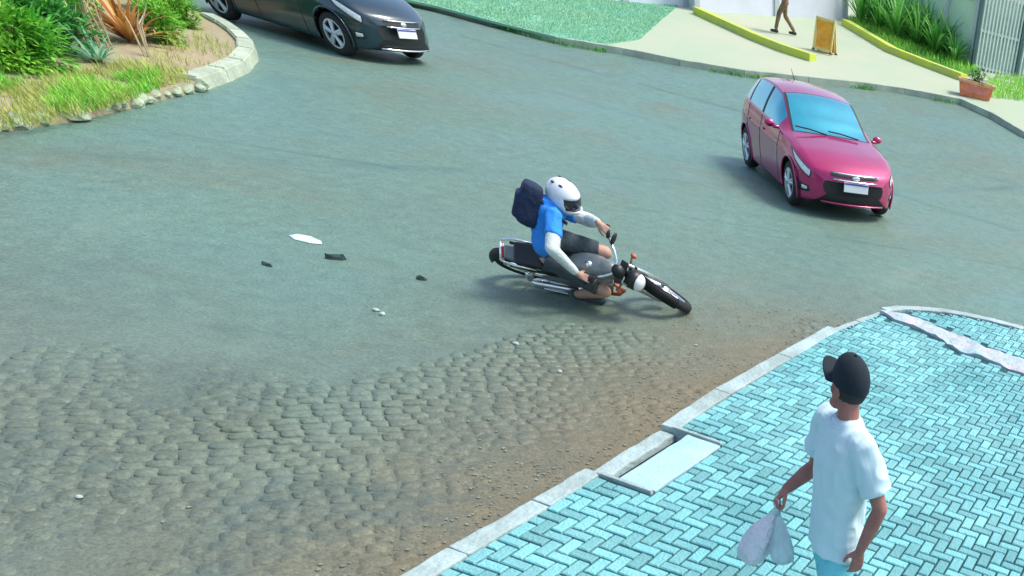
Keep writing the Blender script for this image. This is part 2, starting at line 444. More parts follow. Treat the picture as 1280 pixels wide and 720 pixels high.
for i in range(-60, 90):
    for j in range(-80, 110):
        r_ = (i-j) % 4
        if r_ == 0: c = (i+1.0, j+0.5); ang = 0
        elif r_ == 3: c = (i+0.5, j+1.0); ang = math.pi/2
        else: continue
        P = org+e1*(c[0]*BW)+e2*(c[1]*BW)
        if not (-4 < P.x < 4.6 and 0.2 < P.y < 10.6): continue
        h = (BL/2-0.004, BW/2-0.004) if ang == 0 else (BW/2-0.004, BL/2-0.004)
        cs = [P+e1*(sx*h[0])+e2*(sy*h[1]) for sx in (-1, 1) for sy in (-1, 1)]
        ins = [inside(q, inner_poly) for q in cs]
        if not all(ins) :
            # cut brick against the edge: try a half brick
            if any(ins):
                for s_ in (-1, 1):
                    d_ = e1 if ang == 0 else e2
                    Q = P+d_*(s_*BL/4)
                    for fs, dx in ((1, 0), (.75, .010), (.75, -.010), (.5, .02), (.5, -.02)):
                        hh = (BW/2-0.004)*fs; Q2 = Q+e1*dx
                        c4 = [Q2+e1*(sx*hh)+e2*(sy*hh) for sx in (-1, 1) for sy in (-1, 1)]
                        if all(inside(q, inner_poly) for q in c4) and not any(inside(q, slab_poly) or inside(q, ST) for q in c4):
                            bricks.append((Q2, ang, fs)); break
            continue
        if any(inside(q, slab_poly) for q in cs): continue
        if any(inside(q, ST) for q in cs): continue
        bricks.append((P, ang, False))
def inframe(P):
    if (Vector((P[0], P[1], KH))-CAM).dot(fwd) < 0.3: return False
    x, y = pix((P[0], P[1], KH)); return -15 < x < 1295 and -10 < y < 735
vis = [b for b in bricks if inframe(b[0])]
vis.sort(key=lambda b: (Vector((b[0].x, b[0].y, KH))-CAM).dot(fwd))
# leave those behind the man until later: everything in view counts by size
single, rest = vis[:300], vis[300:]+[b for b in bricks if not inframe(b[0])]
variants = []
for k in range(6):
    me = brick_mesh('brick', BL-JT, BW-JT, 0.05, 0.005+0.002*random.random())
    at = me.attributes.new('shade', 'FLOAT', 'POINT')
    s_ = k/5
    for d_ in at.data: d_.value = s_
    me.materials.append(m_brick); variants.append(me)
halfs = []
for k in range(3):
    me = brick_mesh('brick', BW-JT, BW-JT, 0.05); at = me.attributes.new('shade', 'FLOAT', 'POINT')
    for d_ in at.data: d_.value = k/2
    me.materials.append(m_brick); halfs.append(me)
def bz(): return KH+random.uniform(-0.003, 0.004)
for P, ang, hf in single:
    me = random.choice(halfs if hf else variants)
    o = bpy.data.objects.new('brick', me); col.objects.link(o); o.parent = side
    if hf: o.scale = (hf, hf, 1)
    o.location = (P.x, P.y, bz()); o.rotation_euler = (R(random.uniform(-1.2, 1.2)), R(random.uniform(-1.2, 1.2)), KANG-math.pi/2+ang+R(random.uniform(-1.2, 1.2)))
V = []; F = []; S = []
tv = [v.co.copy() for v in variants[0].vertices]; tf = [tuple(p.vertices) for p in variants[0].polygons]
hv = [v.co.copy() for v in halfs[0].vertices]
for P, ang, hf in rest:
    Mx = Matrix.Translation((P.x, P.y, bz())) @ Matrix.Rotation(KANG-math.pi/2+ang+R(random.uniform(-1.2, 1.2)), 4, 'Z') @ Matrix.Rotation(R(random.uniform(-1.2, 1.2)), 4, 'X') @ Matrix.Rotation(R(random.uniform(-1, 1)), 4, 'Y')
    n0 = len(V); s_ = random.random()
    for v in (hv if hf else tv): V.append(Mx @ (Vector((v.x*(hf or 1), v.y*(hf or 1), v.z)))); S.append(s_)
    F += [tuple(n0+i for i in f) for f in tf]
o = pyd('brick_field', V, F, m_brick, side); tag(o, kind='stuff')
at = o.data.attributes.new('shade', 'FLOAT', 'POINT'); at.data.foreach_set('value', S)

# kerb stones of the near pavement
def kerb_stone(a, b, w_, zt, parent, m=None, n=None, zb=-0.05, name='kerb_stone', gap=0.006):
    a = Vector(a); b = Vector(b); d = (b-a); d.z = 0; L_ = d.length; d.normalize()
    nn = Vector((d.y, -d.x, 0)) if n is None else n
    bm = bmesh.new(); 
    c = (a+b)/2+nn*(w_/2)
    za = (a.z+b.z)/2+zt
    rot = Matrix.Rotation(math.atan2(d.y, d.x), 3, 'Z')
    box(bm, (0, 0, 0), (L_-gap, w_, zt-zb), None, 0.012)
    bmesh.ops.subdivide_edges(bm, edges=[e for e in bm.edges if e.calc_length() > 0.25], cuts=5)
    for v in bm.verts:
        v.co += Vector((0, 1, 1))*noise.noise(v.co*7+a)*0.006
        v.co.z += v.co.x*(b.z-a.z)/max(L_, .01)
        v.co = rot @ v.co + Vector((c.x, c.y, (a.z+b.z)/2+(zt+zb)/2))
        # follow slope
    return obj(name, bm, m or m_kerb, parent)
def flat(p, z=0.0): return Vector((p.x, p.y, z))
cuts = [start, start+kd*1.0, start+kd*2.0, K[0]-kd*0.15, K[1], K[2], KP(sa0-0.0, 0)]
for a, b in zip(cuts, cuts[1:]): kerb_stone(flat(a), flat(b), KW, KH+0.004, side)
c0 = KP(sa1, 0); c1 = K[-1]
segs = [c0, K[5], K[5]+(c1-K[5])*0.5, c1]
for a, b in zip(segs, segs[1:]): kerb_stone(flat(a), flat(b), KW+0.02, KH+0.004, side)
# dropped kerb at the corner, then the rounded corner
low = [c1, c1+(arc[0]-c1)*0.5, arc[0]]
for a, b in zip(low, low[1:]): kerb_stone(flat(a), flat(b), 0.12, KH-0.045, side)
ar = [arc[0], arc[0]+(arc[1]-arc[0])*0.5+Vector((-.03, .03, 0)), arc[1], arc[1]+(arc[2]-arc[1])*0.5+Vector((-.02, .03, 0)), arc[2], arc[2]+(arc[3]-arc[2])*0.5+Vector((0, .02, 0)), arc[3], Vector((0.6, arc[3].y-0.02, KH)), Vector((1.6, arc[3].y-0.06, KH)), Vector((3, arc[3].y-0.4, KH)), Vector((4.6, arc[3].y-0.8, KH))]
for a, b in zip(ar, ar[1:]): kerb_stone(flat(a), flat(b), 0.13, KH+0.004, side, gap=0.0)
# storm drain: low lip by the road, open slot, concrete cover slab
m_slab = mat('drain_concrete', (0.26, 0.48, 0.53), 0.8, 0.18, 2.2, 0.4, 40, c2=(0.40, 0.56, 0.62), coord='World')
m_dark = mat('slot_shade_black', (0.006, 0.010, 0.012), 0.95, 0.2)  # near-black colour paints the shade inside the drain opening
dr = empty('storm_drain', KP((sa0+sa1)/2, sw1/2, 0.0), KANG, 'pale concrete storm drain cover slab let into the pavement beside the kerb', 'drain cover')
Ls = sa1-sa0
bm = bmesh.new(); box(bm, (0, -(sw1-(sw0+0.035))/2+ (sw1/2-sw0-0.035), KH/2-0.004), (Ls-0.03, sw1-sw0-0.035, KH+0.012), None, 0.01)
bmesh.ops.subdivide_edges(bm, edges=[e for e in bm.edges if e.calc_length() > 0.2], cuts=6, use_grid_fill=True)
for v in bm.verts: v.co += Vector((noise.noise(v.co*9)*0.008, noise.noise(v.co*8+Vector((4, 0, 0)))*0.008, noise.noise(v.co*5)*0.004))
obj('cover_slab', bm, m_slab, dr)
bm = bmesh.new(); box(bm, (0, sw1/2-0.065, 0.025), (Ls-0.01, 0.13, 0.10), None, 0.012)
bmesh.ops.subdivide_edges(bm, edges=[e for e in bm.edges if e.calc_length() > 0.2], cuts=8)
for v in bm.verts: v.co += Vector((0, 1, 1))*noise.noise(v.co*6)*0.01
obj('kerb_lip', bm, m_kerb, dr)
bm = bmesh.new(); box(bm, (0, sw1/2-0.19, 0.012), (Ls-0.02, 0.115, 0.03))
obj('slot_shade', bm, m_dark, dr)  # black block on the gap floor, shade put in as colour
for sx in (-1, 1):
    bm = bmesh.new(); box(bm, (sx*(Ls/2+0.012), -0.05, 0.05), (0.03, sw1-0.12, KH+0.05), None, 0.006); obj('edge_frame', bm, m_kerb, dr)
# old concrete strip between the brick fields
m_strip = mat('old_concrete', (0.26, 0.44, 0.46), 0.9, 0.2, 3.5, 0.8, 25, c2=(0.54, 0.46, 0.49), coord='World')
bm = grid_poly(ST, lambda x, y: KH+0.012+0.028*noise.noise(Vector((x*5, y*5, 2)))+0.015*noise.noise(Vector((x*17, y*17, 5))), 0.06, 0.08)
o = obj('concrete_strip', bm, m_strip, side)

# ---------------------------------------------------------------- far pavement, verge, boundary
FK_px = [(400, -32), (480, -3), (540, 12), (620, 33), (700, 55), (780, 68), (850, 82), (930, 95), (1010, 103), (1080, 110), (1130, 117), (1200, 130), (1240, 148), (1280, 172), (1330, 200)]
FK = [gp(x, y) for x, y in FK_px]
FK = [FK[0]+(FK[0]-FK[1])*4]+FK
m_far = mat('far_pavement', (0.42, 0.45, 0.33), 0.9, 0.15, 0.35, 0.3, 12, c2=(0.34, 0.44, 0.30), coord='World')
m_lawn = mat('lawn_soil', (0.17, 0.46, 0.32), 0.95, 0.25, 0.25, 0.3, 25, c2=(0.26, 0.48, 0.28), coord='World')
m_yel = mat('yellow_paint', (0.56, 0.64, 0.04), 0.8, 0.2, 1.2, 0.3, 20, c2=(0.42, 0.52, 0.12), coord='World')
far_poly = [XY(p) for p in FK]+[(3.5, 19.0), (24, 3), (40, 12), (40, 58), (-47, 58), (-47, 20)]
far = tag(obj('far_pavement', grid_poly(far_poly, lambda x, y: hgt(x, y)+0.12, 1.5, 0.25), m_far), kind='structure')
def hf(x, y): return hgt(x, y)+0.12
def gf(px, py): return gp(px, py, 0.12)
# kerb stones along the far pavement
pts = []
for a, b in zip(FK[1:], FK[2:]):
    n = max(1, int((b-a).length/1.1))
    for k in range(n): pts.append(a+(b-a)*(k/n))
for a, b in zip(pts, pts[1:]):
    a = Vector((a.x, a.y, hgt(a.x, a.y))); b = Vector((b.x, b.y, hgt(b.x, b.y)))
    d = (b-a); nn = Vector((-d.y, d.x, 0)).normalized()
    kerb_stone(a-nn*0.04, b-nn*0.04, 0.16, 0.135, far, mat('far_kerb', (0.36, 0.42, 0.33), 0.9, 0.25, 2, 0.4, 20, coord='World'), nn, -0.1)

# ---------------------------------------------------------------- leaves and grass
def leaf_material(name, c0, c1, c2, rough=0.55):
    m = bpy.data.materials.new(name); m.use_nodes = True; nt = m.node_tree; N = nt.nodes; L = nt.links; b = N['Principled BSDF']
    at = N.new('ShaderNodeAttribute'); at.attribute_name = 'shade'
    r = N.new('ShaderNodeValToRGB'); e = r.color_ramp.elements
    e[0].position = 0.05; e[0].color = (*c0, 1); e[1].position = 0.95; e[1].color = (*c2, 1)
    k = e.new(0.5); k.color = (*c1, 1)
    L.new(at.outputs['Fac'], r.inputs[0]); L.new(r.outputs[0], b.inputs['Base Color']); b.inputs['Roughness'].default_value = rough
    tr = N.new('ShaderNodeBsdfTranslucent'); L.new(r.outputs[0], tr.inputs[0])
    mx = N.new('ShaderNodeMixShader'); mx.inputs[0].default_value = 0.28
    L.new(b.outputs[0], mx.inputs[1]); L.new(tr.outputs[0], mx.inputs[2]); L.new(mx.outputs[0], N['Material Output'].inputs[0])
    return m
LG = leaf_material('green_leaves', (0.035, 0.22, 0.02), (0.11, 0.47, 0.04), (0.28, 0.66, 0.09))
LB = leaf_material('blue_green_leaves', (0.06, 0.26, 0.14), (0.14, 0.42, 0.26), (0.28, 0.56, 0.38))
LO = leaf_material('orange_leaves', (0.30, 0.10, 0.03), (0.55, 0.26, 0.06), (0.66, 0.42, 0.12))
LA = leaf_material('arching_leaves', (0.05, 0.26, 0.03), (0.11, 0.42, 0.06), (0.30, 0.62, 0.18))
LY = leaf_material('dry_grass_blades', (0.26, 0.34, 0.07), (0.40, 0.48, 0.11), (0.55, 0.56, 0.20), 0.8)
LL = leaf_material('lime_grass_blades', (0.10, 0.38, 0.03), (0.20, 0.58, 0.05), (0.42, 0.72, 0.10), 0.6)
LT = leaf_material('lawn_blades', (0.14, 0.40, 0.26), (0.20, 0.48, 0.31), (0.30, 0.52, 0.30), 0.9)
m_stem = mat('stems', (0.16, 0.12, 0.06), 0.9, 0.3, 20)
m_dry = mat('dry_stalks', (0.45, 0.40, 0.25), 0.9, 0.3, 12)
class Leaves:
    def __init__(s): s.V = []; s.F = []; s.S = []
    def leaf(s, p, d, up, L_, W_, sh, droop=0.2, fold=0.25):
        d = Vector(d).normalized(); sd_ = d.cross(Vector(up))
        if sd_.length < 1e-3: sd_ = Vector((1, 0, 0))
        sd_.normalize(); n = sd_.cross(d).normalized(); p = Vector(p)
        i = len(s.V)
        mid = p+d*L_*0.5-n*fold*W_*0.4
        s.V += [p, p+d*L_*0.45+sd_*W_/2+n*fold*W_*0.3, mid, p+d*L_*0.45-sd_*W_/2+n*fold*W_*0.3, p+d*L_-n*L_*droop]
        s.F += [(i, i+1, i+2), (i, i+2, i+3), (i+1, i+4, i+2), (i+2, i+4, i+3)]; s.S += [sh]*5
    def blade(s, p, d, L_, W_, sh, bend=0.5, n=3):
        d = Vector(d).normalized(); sd_ = d.cross(Vector((0, 0, 1)))
        if sd_.length < 1e-3: sd_ = Vector((1, 0, 0))
        sd_.normalize(); p = Vector(p); i = len(s.V); dirn = d.copy()
        hz = Vector((d.x, d.y, 0)); hz = hz.normalized() if hz.length > 1e-3 else Vector((1, 0, 0))
        for k in range(n+1):
            t = k/n; wv = W_*(1-t)**0.7*(0.55+0.9*t if t < 0.5 else 1)
            wv = max(wv, W_*0.06)
            s.V += [p+sd_*wv/2, p-sd_*wv/2]; s.S += [sh]*2
            p = p+dirn*(L_/n); dirn = (dirn+hz*bend*0.7*(1/n)-Vector((0, 0, bend*2.0/n))*(t+0.3)).normalized()
        for k in range(n): s.F.append((i+2*k, i+2*k+1, i+2*k+3, i+2*k+2))
    def build(s, name, m, parent=None):
        o = pyd(name, s.V, s.F, m, parent)
        a = o.data.attributes.new('shade', 'FLOAT', 'POINT'); a.data.foreach_set('value', s.S)
        return o
def rvec():
    while True:
        v = Vector((random.uniform(-1, 1), random.uniform(-1, 1), random.uniform(-1, 1)))
        if 0.05 < v.length < 1: return v
def shrub(name, base, rad, ht, n, lsize, m, label, cat='shrub', group=None, nst=9):
    root = empty(name, base, 0, label, cat, group)
    bm = bmesh.new(); tips = []
    for k in range(nst):
        a = random.uniform(0, 6.28); r_ = rad*random.uniform(0.25, 0.8)
        tip = Vector((math.cos(a)*r_, math.sin(a)*r_, ht*random.uniform(0.6, 0.95)))
        midp = tip*0.5+Vector((0, 0, ht*0.1))
        tube(bm, [(0, 0, -0.03), midp*0.5, midp, tip], [0.016, 0.013, 0.01, 0.004], 5); tips.append((midp, tip))
    obj('stem', bm, m_stem, root)
    lv = Leaves()
    clumps = [Vector((v.x*rad*0.85, v.y*rad*0.85, ht*0.42+v.z*ht*0.40)) for v in [rvec() for _ in range(max(6, int(nst*1.4)))]]+[t[1] for t in tips]
    csh = [random.uniform(-0.22, 0.22) for _ in clumps]
    for k in range(n):
        j = random.randrange(len(clumps)); c = clumps[j]
        v = rvec(); p = c+v*rad*0.36
        if p.z < 0.03: p.z = random.uniform(0.03, ht*0.3)
        d = (v*0.7+Vector((p.x, p.y, 0))*0.5/rad+Vector((0, 0, random.uniform(-0.1, 0.7))))
        lv.leaf(p, d, (0, 0, 1), lsize*random.uniform(0.6, 1.3), lsize*random.uniform(0.3, 0.48), min(1, max(0, random.gauss(0.5, 0.2)+csh[j])), random.uniform(0, 0.35))
    lv.build('foliage', m, root); return root
def rosette(name, base, n, L_, W_, m, label, cat='plant', group=None, el=(15, 75), bend=0.6, sc=1.0):
    root = empty(name, base, 0, label, cat, group); lv = Leaves()
    for k in range(n):
        a = k*2.399+random.uniform(-.2, .2); e = R(random.uniform(*el))
        lv.blade((math.cos(a)*0.03, math.sin(a)*0.03, 0.02), (math.cos(a)*math.cos(e), math.sin(a)*math.cos(e), math.sin(e)), L_*random.uniform(0.7, 1.15), W_*random.uniform(.8, 1.2), random.random(), bend, 6)
    lv.build('foliage', m, root)
    bm = bmesh.new(); tube(bm, [(0, 0, -0.04), (0, 0, 0.05), (0, 0, 0.10)], [0.05, 0.05, 0.02], 7); obj('stem', bm, m_stem, root)
    return root
def scatter(poly, n, zf):
    xs = [p[0] for p in poly]; ys = [p[1] for p in poly]; out = []
    while len(out) < n:
        x = random.uniform(min(xs), max(xs)); y = random.uniform(min(ys), max(ys))
        if inside((x, y), poly): out.append(Vector((x, y, zf(x, y))))
    return out
def grass(name, polys, n, L_, W_, m, zf, label, bend=0.5, spread=0.6, bare=-0.28):
    lv = Leaves()
    for poly, cnt in zip(polys, n):
        for p in scatter(poly, cnt, zf):
            tuft = noise.noise(p*1.3)
            if tuft < bare: continue
            a = random.uniform(0, 6.28); e = random.uniform(0.1, spread)
            lv.blade(p, (math.cos(a)*e, math.sin(a)*e, 1), L_*random.uniform(0.5, 1.3)*(1+tuft*0.6), W_, min(1, max(0, random.gauss(0.5+tuft*0.5, 0.2))), bend, 2)
    return tag(lv.build(name, m), label, 'grass', kind='stuff')

# ---------------------------------------------------------------- planted corner island
IS_px = [(0, 165), (50, 158), (100, 150), (150, 138), (200, 125), (250, 113), (285, 101), (308, 90), (320, 75), (318, 63), (306, 51), (290, 40), (270, 30)]
IS = [gp(x, y) for x, y in IS_px]
isl = [(-10.6, 4.6)]+[XY(p) for p in IS]+[(-18.4, 15.5), (-22, 16.0), (-30, 15.8), (-30, 2), (-13, 2)]
m_soil = mat('island_soil', (0.38, 0.31, 0.20), 0.95, 0.3, 0.9, 0.8, 12, c2=(0.30, 0.28, 0.17), coord='World')
def isz(x, y): return 0.09+0.03*noise.noise(Vector((x*1.2, y*1.2, 3)))
isl_o = tag(obj('planted_island', grid_poly(isl, isz, 0.4, 0.2), m_soil), kind='structure')
m_pale = mat('pale_kerb', (0.40, 0.47, 0.36), 0.9, 0.2, 3, 0.5, 25, coord='World')
# smooth rounded kerb at the tip, in cast lengths
tip = IS[5:]
def offs(ptsl, w_):
    out = []
    for i, p in enumerate(ptsl):
        d = (ptsl[min(i+1, len(ptsl)-1)]-ptsl[max(i-1, 0)]); out.append(p+Vector((-d.y, d.x, 0)).normalized()*w_)
    return out
o_ = offs(tip, -0.03); i_ = offs(tip, 0.19)
for k in range(len(tip)-1):
    bm = bmesh.new()
    q = [o_[k], o_[k+1], i_[k+1], i_[k]]; z0, z1 = -0.05, 0.15
    lo = [bm.verts.new((p.x, p.y, z0)) for p in q]; hi = [bm.verts.new((p.x, p.y, z1)) for p in q]
    c = sum((v.co for v in hi), Vector())/4
    for v in hi: v.co = c+(v.co-c)*0.97
    bm.faces.new(hi); bm.faces.new(lo[::-1])
    for j in range(4): bm.faces.new((lo[j], lo[(j+1) % 4], hi[(j+1) % 4], hi[j]))
    bmesh.ops.bevel(bm, geom=[e for e in bm.edges if min(e.verts[0].co.z, e.verts[1].co.z) > 0.1], offset=0.02, segments=2, affect='EDGES')
    obj('kerb_stone', bm, m_pale, isl_o)
# rough field stones along the front edge
def rock_mesh(sc, seed):
    bm = bmesh.new(); bmesh.ops.create_icosphere(bm, subdivisions=2, radius=1)
    for v in bm.verts:
        v.co *= 1+0.35*noise.noise(v.co*1.3+Vector((seed*7.1, 0, 0))); v.co = Vector((v.co.x*sc[0], v.co.y*sc[1], v.co.z*sc[2]))
    bmesh.ops.recalc_face_normals(bm, faces=bm.faces[:])
    me = bpy.data.meshes.new('stone'); bm.to_mesh(me); bm.free()
    for f in me.polygons: f.use_smooth = False
    return me
m_rock = mat('field_stone', (0.28, 0.34, 0.24), 0.9, 0.35, 4, 0.5, 20)
rocks = [rock_mesh((0.15, 0.10, 0.08), k) for k in range(5)]
for me in rocks: me.materials.append(m_rock)
front = [Vector((-10.8, 5.4, 0))]+IS[:7]
for a, b in zip(front, front[1:]):
    L_ = (b-a).length; n = max(1, int(L_/0.15)); ang = math.atan2((b-a).y, (b-a).x)
    for k in range(n):
        p = a+(b-a)*((k+random.uniform(0.2, 0.8))/n)
        o = bpy.data.objects.new('stone', random.choice(rocks)); col.objects.link(o); o.parent = isl_o
        o.location = (p.x+random.uniform(-.1, .03), p.y+random.uniform(-.06, .06), random.uniform(0.02, 0.07)); o.rotation_euler = (random.uniform(-.3, .3), random.uniform(-.3, .3), ang+random.uniform(-.5, .5))
        s_ = random.uniform(0.45, .9); o.scale = (s_, s_, s_)
def ig(px, py): 
    q = at_z(px, py, 0.09); return Vector((q.x, q.y, isz(q.x, q.y)))
# green mat of grass in the front, dry blades round it
gpoly = [XY(ig(x, y)) for x, y in ((60, 143), (75, 118), (110, 104), (160, 97), (205, 97), (200, 112), (160, 126), (110, 140))]
gpoly2 = [XY(ig(x, y)) for x, y in ((-40, 120), (0, 88), (50, 85), (70, 95), (40, 103), (-30, 130))]
grass('grass', [gpoly, gpoly2], [2600, 1500], 0.14, 0.016, LL, isz, 'bright lime green grass mat on the planted corner', 0.6, 0.9)
dpoly = [XY(ig(x, y)) for x, y in ((-60, 172), (-60, 120), (0, 105), (60, 98), (110, 88), (180, 82), (235, 88), (240, 105), (190, 112), (160, 130), (90, 148), (30, 158))]
dpoly2 = [XY(ig(x, y)) for x, y in ((235, 88), (180, 82), (200, 62), (250, 45), (290, 60), (295, 80), (260, 98))]
grass('dry_grass', [dpoly, dpoly2], [3600, 500], 0.12, 0.014, LY, isz, 'straw coloured dry grass among the soil of the planted corner', 0.5, 0.9)
sg = 'shrubs on the planted corner'
LG2 = leaf_material('yellow_green_leaves', (0.08, 0.28, 0.02), (0.18, 0.50, 0.04), (0.38, 0.68, 0.10))
LG3 = leaf_material('deep_green_leaves', (0.015, 0.10, 0.02), (0.04, 0.26, 0.04), (0.12, 0.44, 0.10))
kinds = {'g': (LG, .12, 'leafy bright green shrub growing on the planted corner'), 'y': (LG2, .10, 'yellow green shrub with small leaves on the planted corner'), 'd': (LG3, .15, 'deep green shrub with larger leaves on the planted corner')}
for px, py, r_, h_, kd_ in ((10, 88, .5, .5, 'y'), (50, 84, .42, .45, 'g'), (78, 66, .42, .5, 'd'), (-25, 70, .55, .75, 'g'), (35, 62, .5, .65, 'g'), (75, 45, .5, .7, 'g'), (20, 40, .6, .8, 'y'), (-30, 20, .7, 1.0, 'd'), (60, 18, .6, .8, 'd'), (100, 22, .45, .55, 'y'), (205, 52, .34, .42, 'y'), (222, 32, .36, .42, 'y'), (205, 18, .4, .5, 'g'), (212, -2, .5, .6, 'y'), (120, -8, .6, .8, 'g'), (160, -30, .7, .9, 'd'), (20, -10, .8, 1.0, 'g'), (80, -30, .8, 1.0, 'y')):
    m_, ls_, lb_ = kinds[kd_]
    shrub('shrub', ig(px, py), r_, h_, int(2600*r_*(.12/ls_)**1.3), ls_, m_, lb_, 'shrub', sg+' '+kd_.replace('g', 'bright green').replace('y', 'yellow green') if kd_ != 'd' else sg+' deep green')
# orange-leaved plant
root = rosette('orange_bromeliad', ig(166, 54), 64, 0.66, 0.085, LO, 'orange leaved bromeliad among the green shrubs', 'plant', None, (25, 85), 0.55)
rosette('agave_plant', ig(124, 80), 30, 0.46, 0.055, LB, 'pale blue green agave at the foot of the shrubs', 'plant', None, (10, 60), 0.35)
for k, (px, py) in enumerate(((108, 66), (122, 56), (138, 62), (182, 70))):
    root = empty('dry_stalks', ig(px, py), 0, 'bundle of bare straw coloured stalks beside the shrubs', 'stalks', 'dry stalks among the shrubs')
    for j in range(5):
        bm = bmesh.new(); a = random.uniform(0, 6.28); e = random.uniform(.05, .3)
        tube(bm, [(0.03*math.cos(a), 0.03*math.sin(a), -0.03), (e*.4*math.cos(a), e*.4*math.sin(a), .35), (e*math.cos(a), e*math.sin(a), random.uniform(.4, .7))], [.012, .009, .004], 5)
        obj('stalk', bm, m_dry, root)
# ---------------------------------------------------------------- far side: lawn, painted kerbs, walls
lawn_px = [(400, -29), (480, 0), (545, 14), (620, 34), (700, 54), (760, 62), (800, 52), (830, 25), (850, 8), (700, -6), (560, -22), (420, -50)]
lawn = [XY(gf(x, y-6 if y > -30 and i < 6 else y-2)) for i, (x, y) in enumerate(lawn_px)]
tag(obj('lawn', grid_poly(lawn, lambda x, y: hf(x, y)+0.012, 1.0, 0.05), m_lawn), kind='structure')
grass('lawn_grass', [lawn], [42000], 0.045, 0.02, LT, lambda x, y: hf(x, y)+0.01, 'short blue green lawn beside the far pavement', 0.5, 1.2, -2)
wk = Leaves()
for a, b in zip(FK[4:12], FK[5:13]):
    for k in range(160):
        t = random.random(); p = a+(b-a)*t; 
        if noise.noise(p*0.6) < -0.05: continue
        nn = Vector((-(b-a).y, (b-a).x, 0)).normalized(); p = p+nn*random.uniform(-0.18, 0.02); p.z = hgt(p.x, p.y)
        an = random.uniform(0, 6.28)
        wk.blade(p, (math.cos(an), math.sin(an), 1.0), random.uniform(.06, .2), .025, random.random()*0.6, 0.8, 2)
tag(wk.build('kerb_weeds', LG), 'weeds sprouting along the far kerb', 'weeds', kind='stuff')
def painted_kerb(name, pxs, w_, h_, label, m):
    P = [gf(x, y) for x, y in pxs]; pts = []
    for a, b in zip(P, P[1:]):
        n = max(1, int((b-a).length/1.2))
        for k in range(n): pts.append(a+(b-a)*(k/n))
    pts.append(P[-1])
    root = empty(name, (pts[0].x, pts[0].y, hf(pts[0].x, pts[0].y)), 0, label, 'kerb')
    for a, b in zip(pts, pts[1:]):
        a = Vector((a.x, a.y, hf(a.x, a.y))); b = Vector((b.x, b.y, hf(b.x, b.y))); d = b-a; nn = Vector((-d.y, d.x, 0)).normalized()
        o = kerb_stone(a, b, w_, h_, None, m, nn, -0.12); o.parent = root; o.matrix_parent_inverse = Matrix.Translation(root.location).inverted()
    return root
painted_kerb('painted_kerb', [(866, 17), (905, 35), (940, 51), (975, 65), (1012, 77)], 0.35, 0.19, 'yellow painted kerb running down from the white wall post', m_yel)
painted_kerb('painted_kerb', [(1052, 31), (1080, 48), (1110, 66), (1150, 82), (1200, 101)], 0.35, 0.19, 'lime yellow kerb edging the bed of long leaved plants', m_yel)
m_wall = mat('white_render', (0.62, 0.66, 0.74), 0.9, 0.08, 0.8, 0.2, 15, coord='World')
m_wall2 = mat('grey_post', (0.40, 0.46, 0.48), 0.9, 0.1, 2, 0.2, 15, coord='World')
def wall(name, A, B, h_, t_, label, m, panel=2.4):
    A = Vector((A[0], A[1], hf(*A[:2]))); B = Vector((B[0], B[1], hf(*B[:2]))); d = B-A; L_ = math.hypot(d.x, d.y)
    root = empty(name, A, math.atan2(d.y, d.x), label, 'wall')
    n = max(1, round(L_/panel)); s_ = d.z/L_
    for k in range(n):
        bm = bmesh.new(); x0, x1 = L_*k/n, L_*(k+1)/n
        box(bm, ((x0+x1)/2, 0, (x0+x1)/2*s_+h_/2-0.15), (x1-x0-0.012, t_, h_+0.3), None, 0.008); obj('wall_panel', bm, m, root)
    for k in range(n+1):
        bm = bmesh.new(); x0 = L_*k/n; box(bm, (x0, 0, x0*s_+h_/2-0.1), (0.22, t_+0.12, h_+0.45), None, 0.01); obj('post', bm, m_wall2, root)
    for k in range(n):
        bm = bmesh.new(); x0, x1 = L_*k/n+.12, L_*(k+1)/n-.12
        box(bm, ((x0+x1)/2, 0, (x0+x1)/2*s_+h_+0.035), (x1-x0, t_+0.08, 0.06), None, 0.008); obj('coping', bm, m_wall2, root)
    return root
wA = gf(869, 13); wB = gf(1054, 25)
wall('boundary_wall', wA, wB, 2.3, 0.16, 'white rendered boundary wall with grey posts above the yellow kerb', m_wall, 3.2)
wC = gf(1092, 26); wD = gf(1214, 86)
wall('garden_wall', wC, wD, 1.7, 0.16, 'pale garden wall behind the long leaved plants', mat('pale_green_render', (0.42, 0.60, 0.45), 0.9, 0.12, 1, 0.2, 15, coord='World'), 2.0)
lA = gf(600, -12); lB = gf(856, 8)
wall('low_wall', lA, lB, 0.35, 0.16, 'low pale plinth wall at the back of the lawn', m_wall, 2.5)
# driveway gate of vertical bars
gA = gf(1216, 88); gB = gf(1330, 104); gd = gB-gA; gl = math.hypot(gd.x, gd.y)
groot = empty('metal_gate', (gA.x, gA.y, hf(gA.x, gA.y)), math.atan2(gd.y, gd.x), 'pale metal gate of upright bars beside the garden wall', 'gate')
m_gate = mat('gate_paint', (0.60, 0.70, 0.64), 0.5, 0.1, 3); m_gpost = mat('gate_dark_post', (0.05, 0.12, 0.12), 0.6, 0.2, 3)
for k in range(int(gl/0.14)):
    bm = bmesh.new(); box(bm, (0.1+k*0.14, 0, 1.1), (0.055, 0.03, 2.15)); obj('bar', bm, m_gate, groot)
for z in (0.14, 1.1, 2.05):
    bm = bmesh.new(); box(bm, (gl/2, 0.028, z), (gl, 0.024, 0.07)); obj('rail', bm, m_gate, groot)
bm = bmesh.new(); box(bm, (gl/2, 0.09, 1.05), (gl-.1, 0.02, 2.0)); obj('back_sheet', bm, mat('gate_sheet', (0.46, 0.60, 0.54), 0.6, 0.15, 1.5), groot)
for x in (-0.05, 1.75, gl):
    bm = bmesh.new(); box(bm, (x, 0, 1.15), (0.12, 0.14, 2.4), None, 0.01); obj('post', bm, m_gpost, groot)
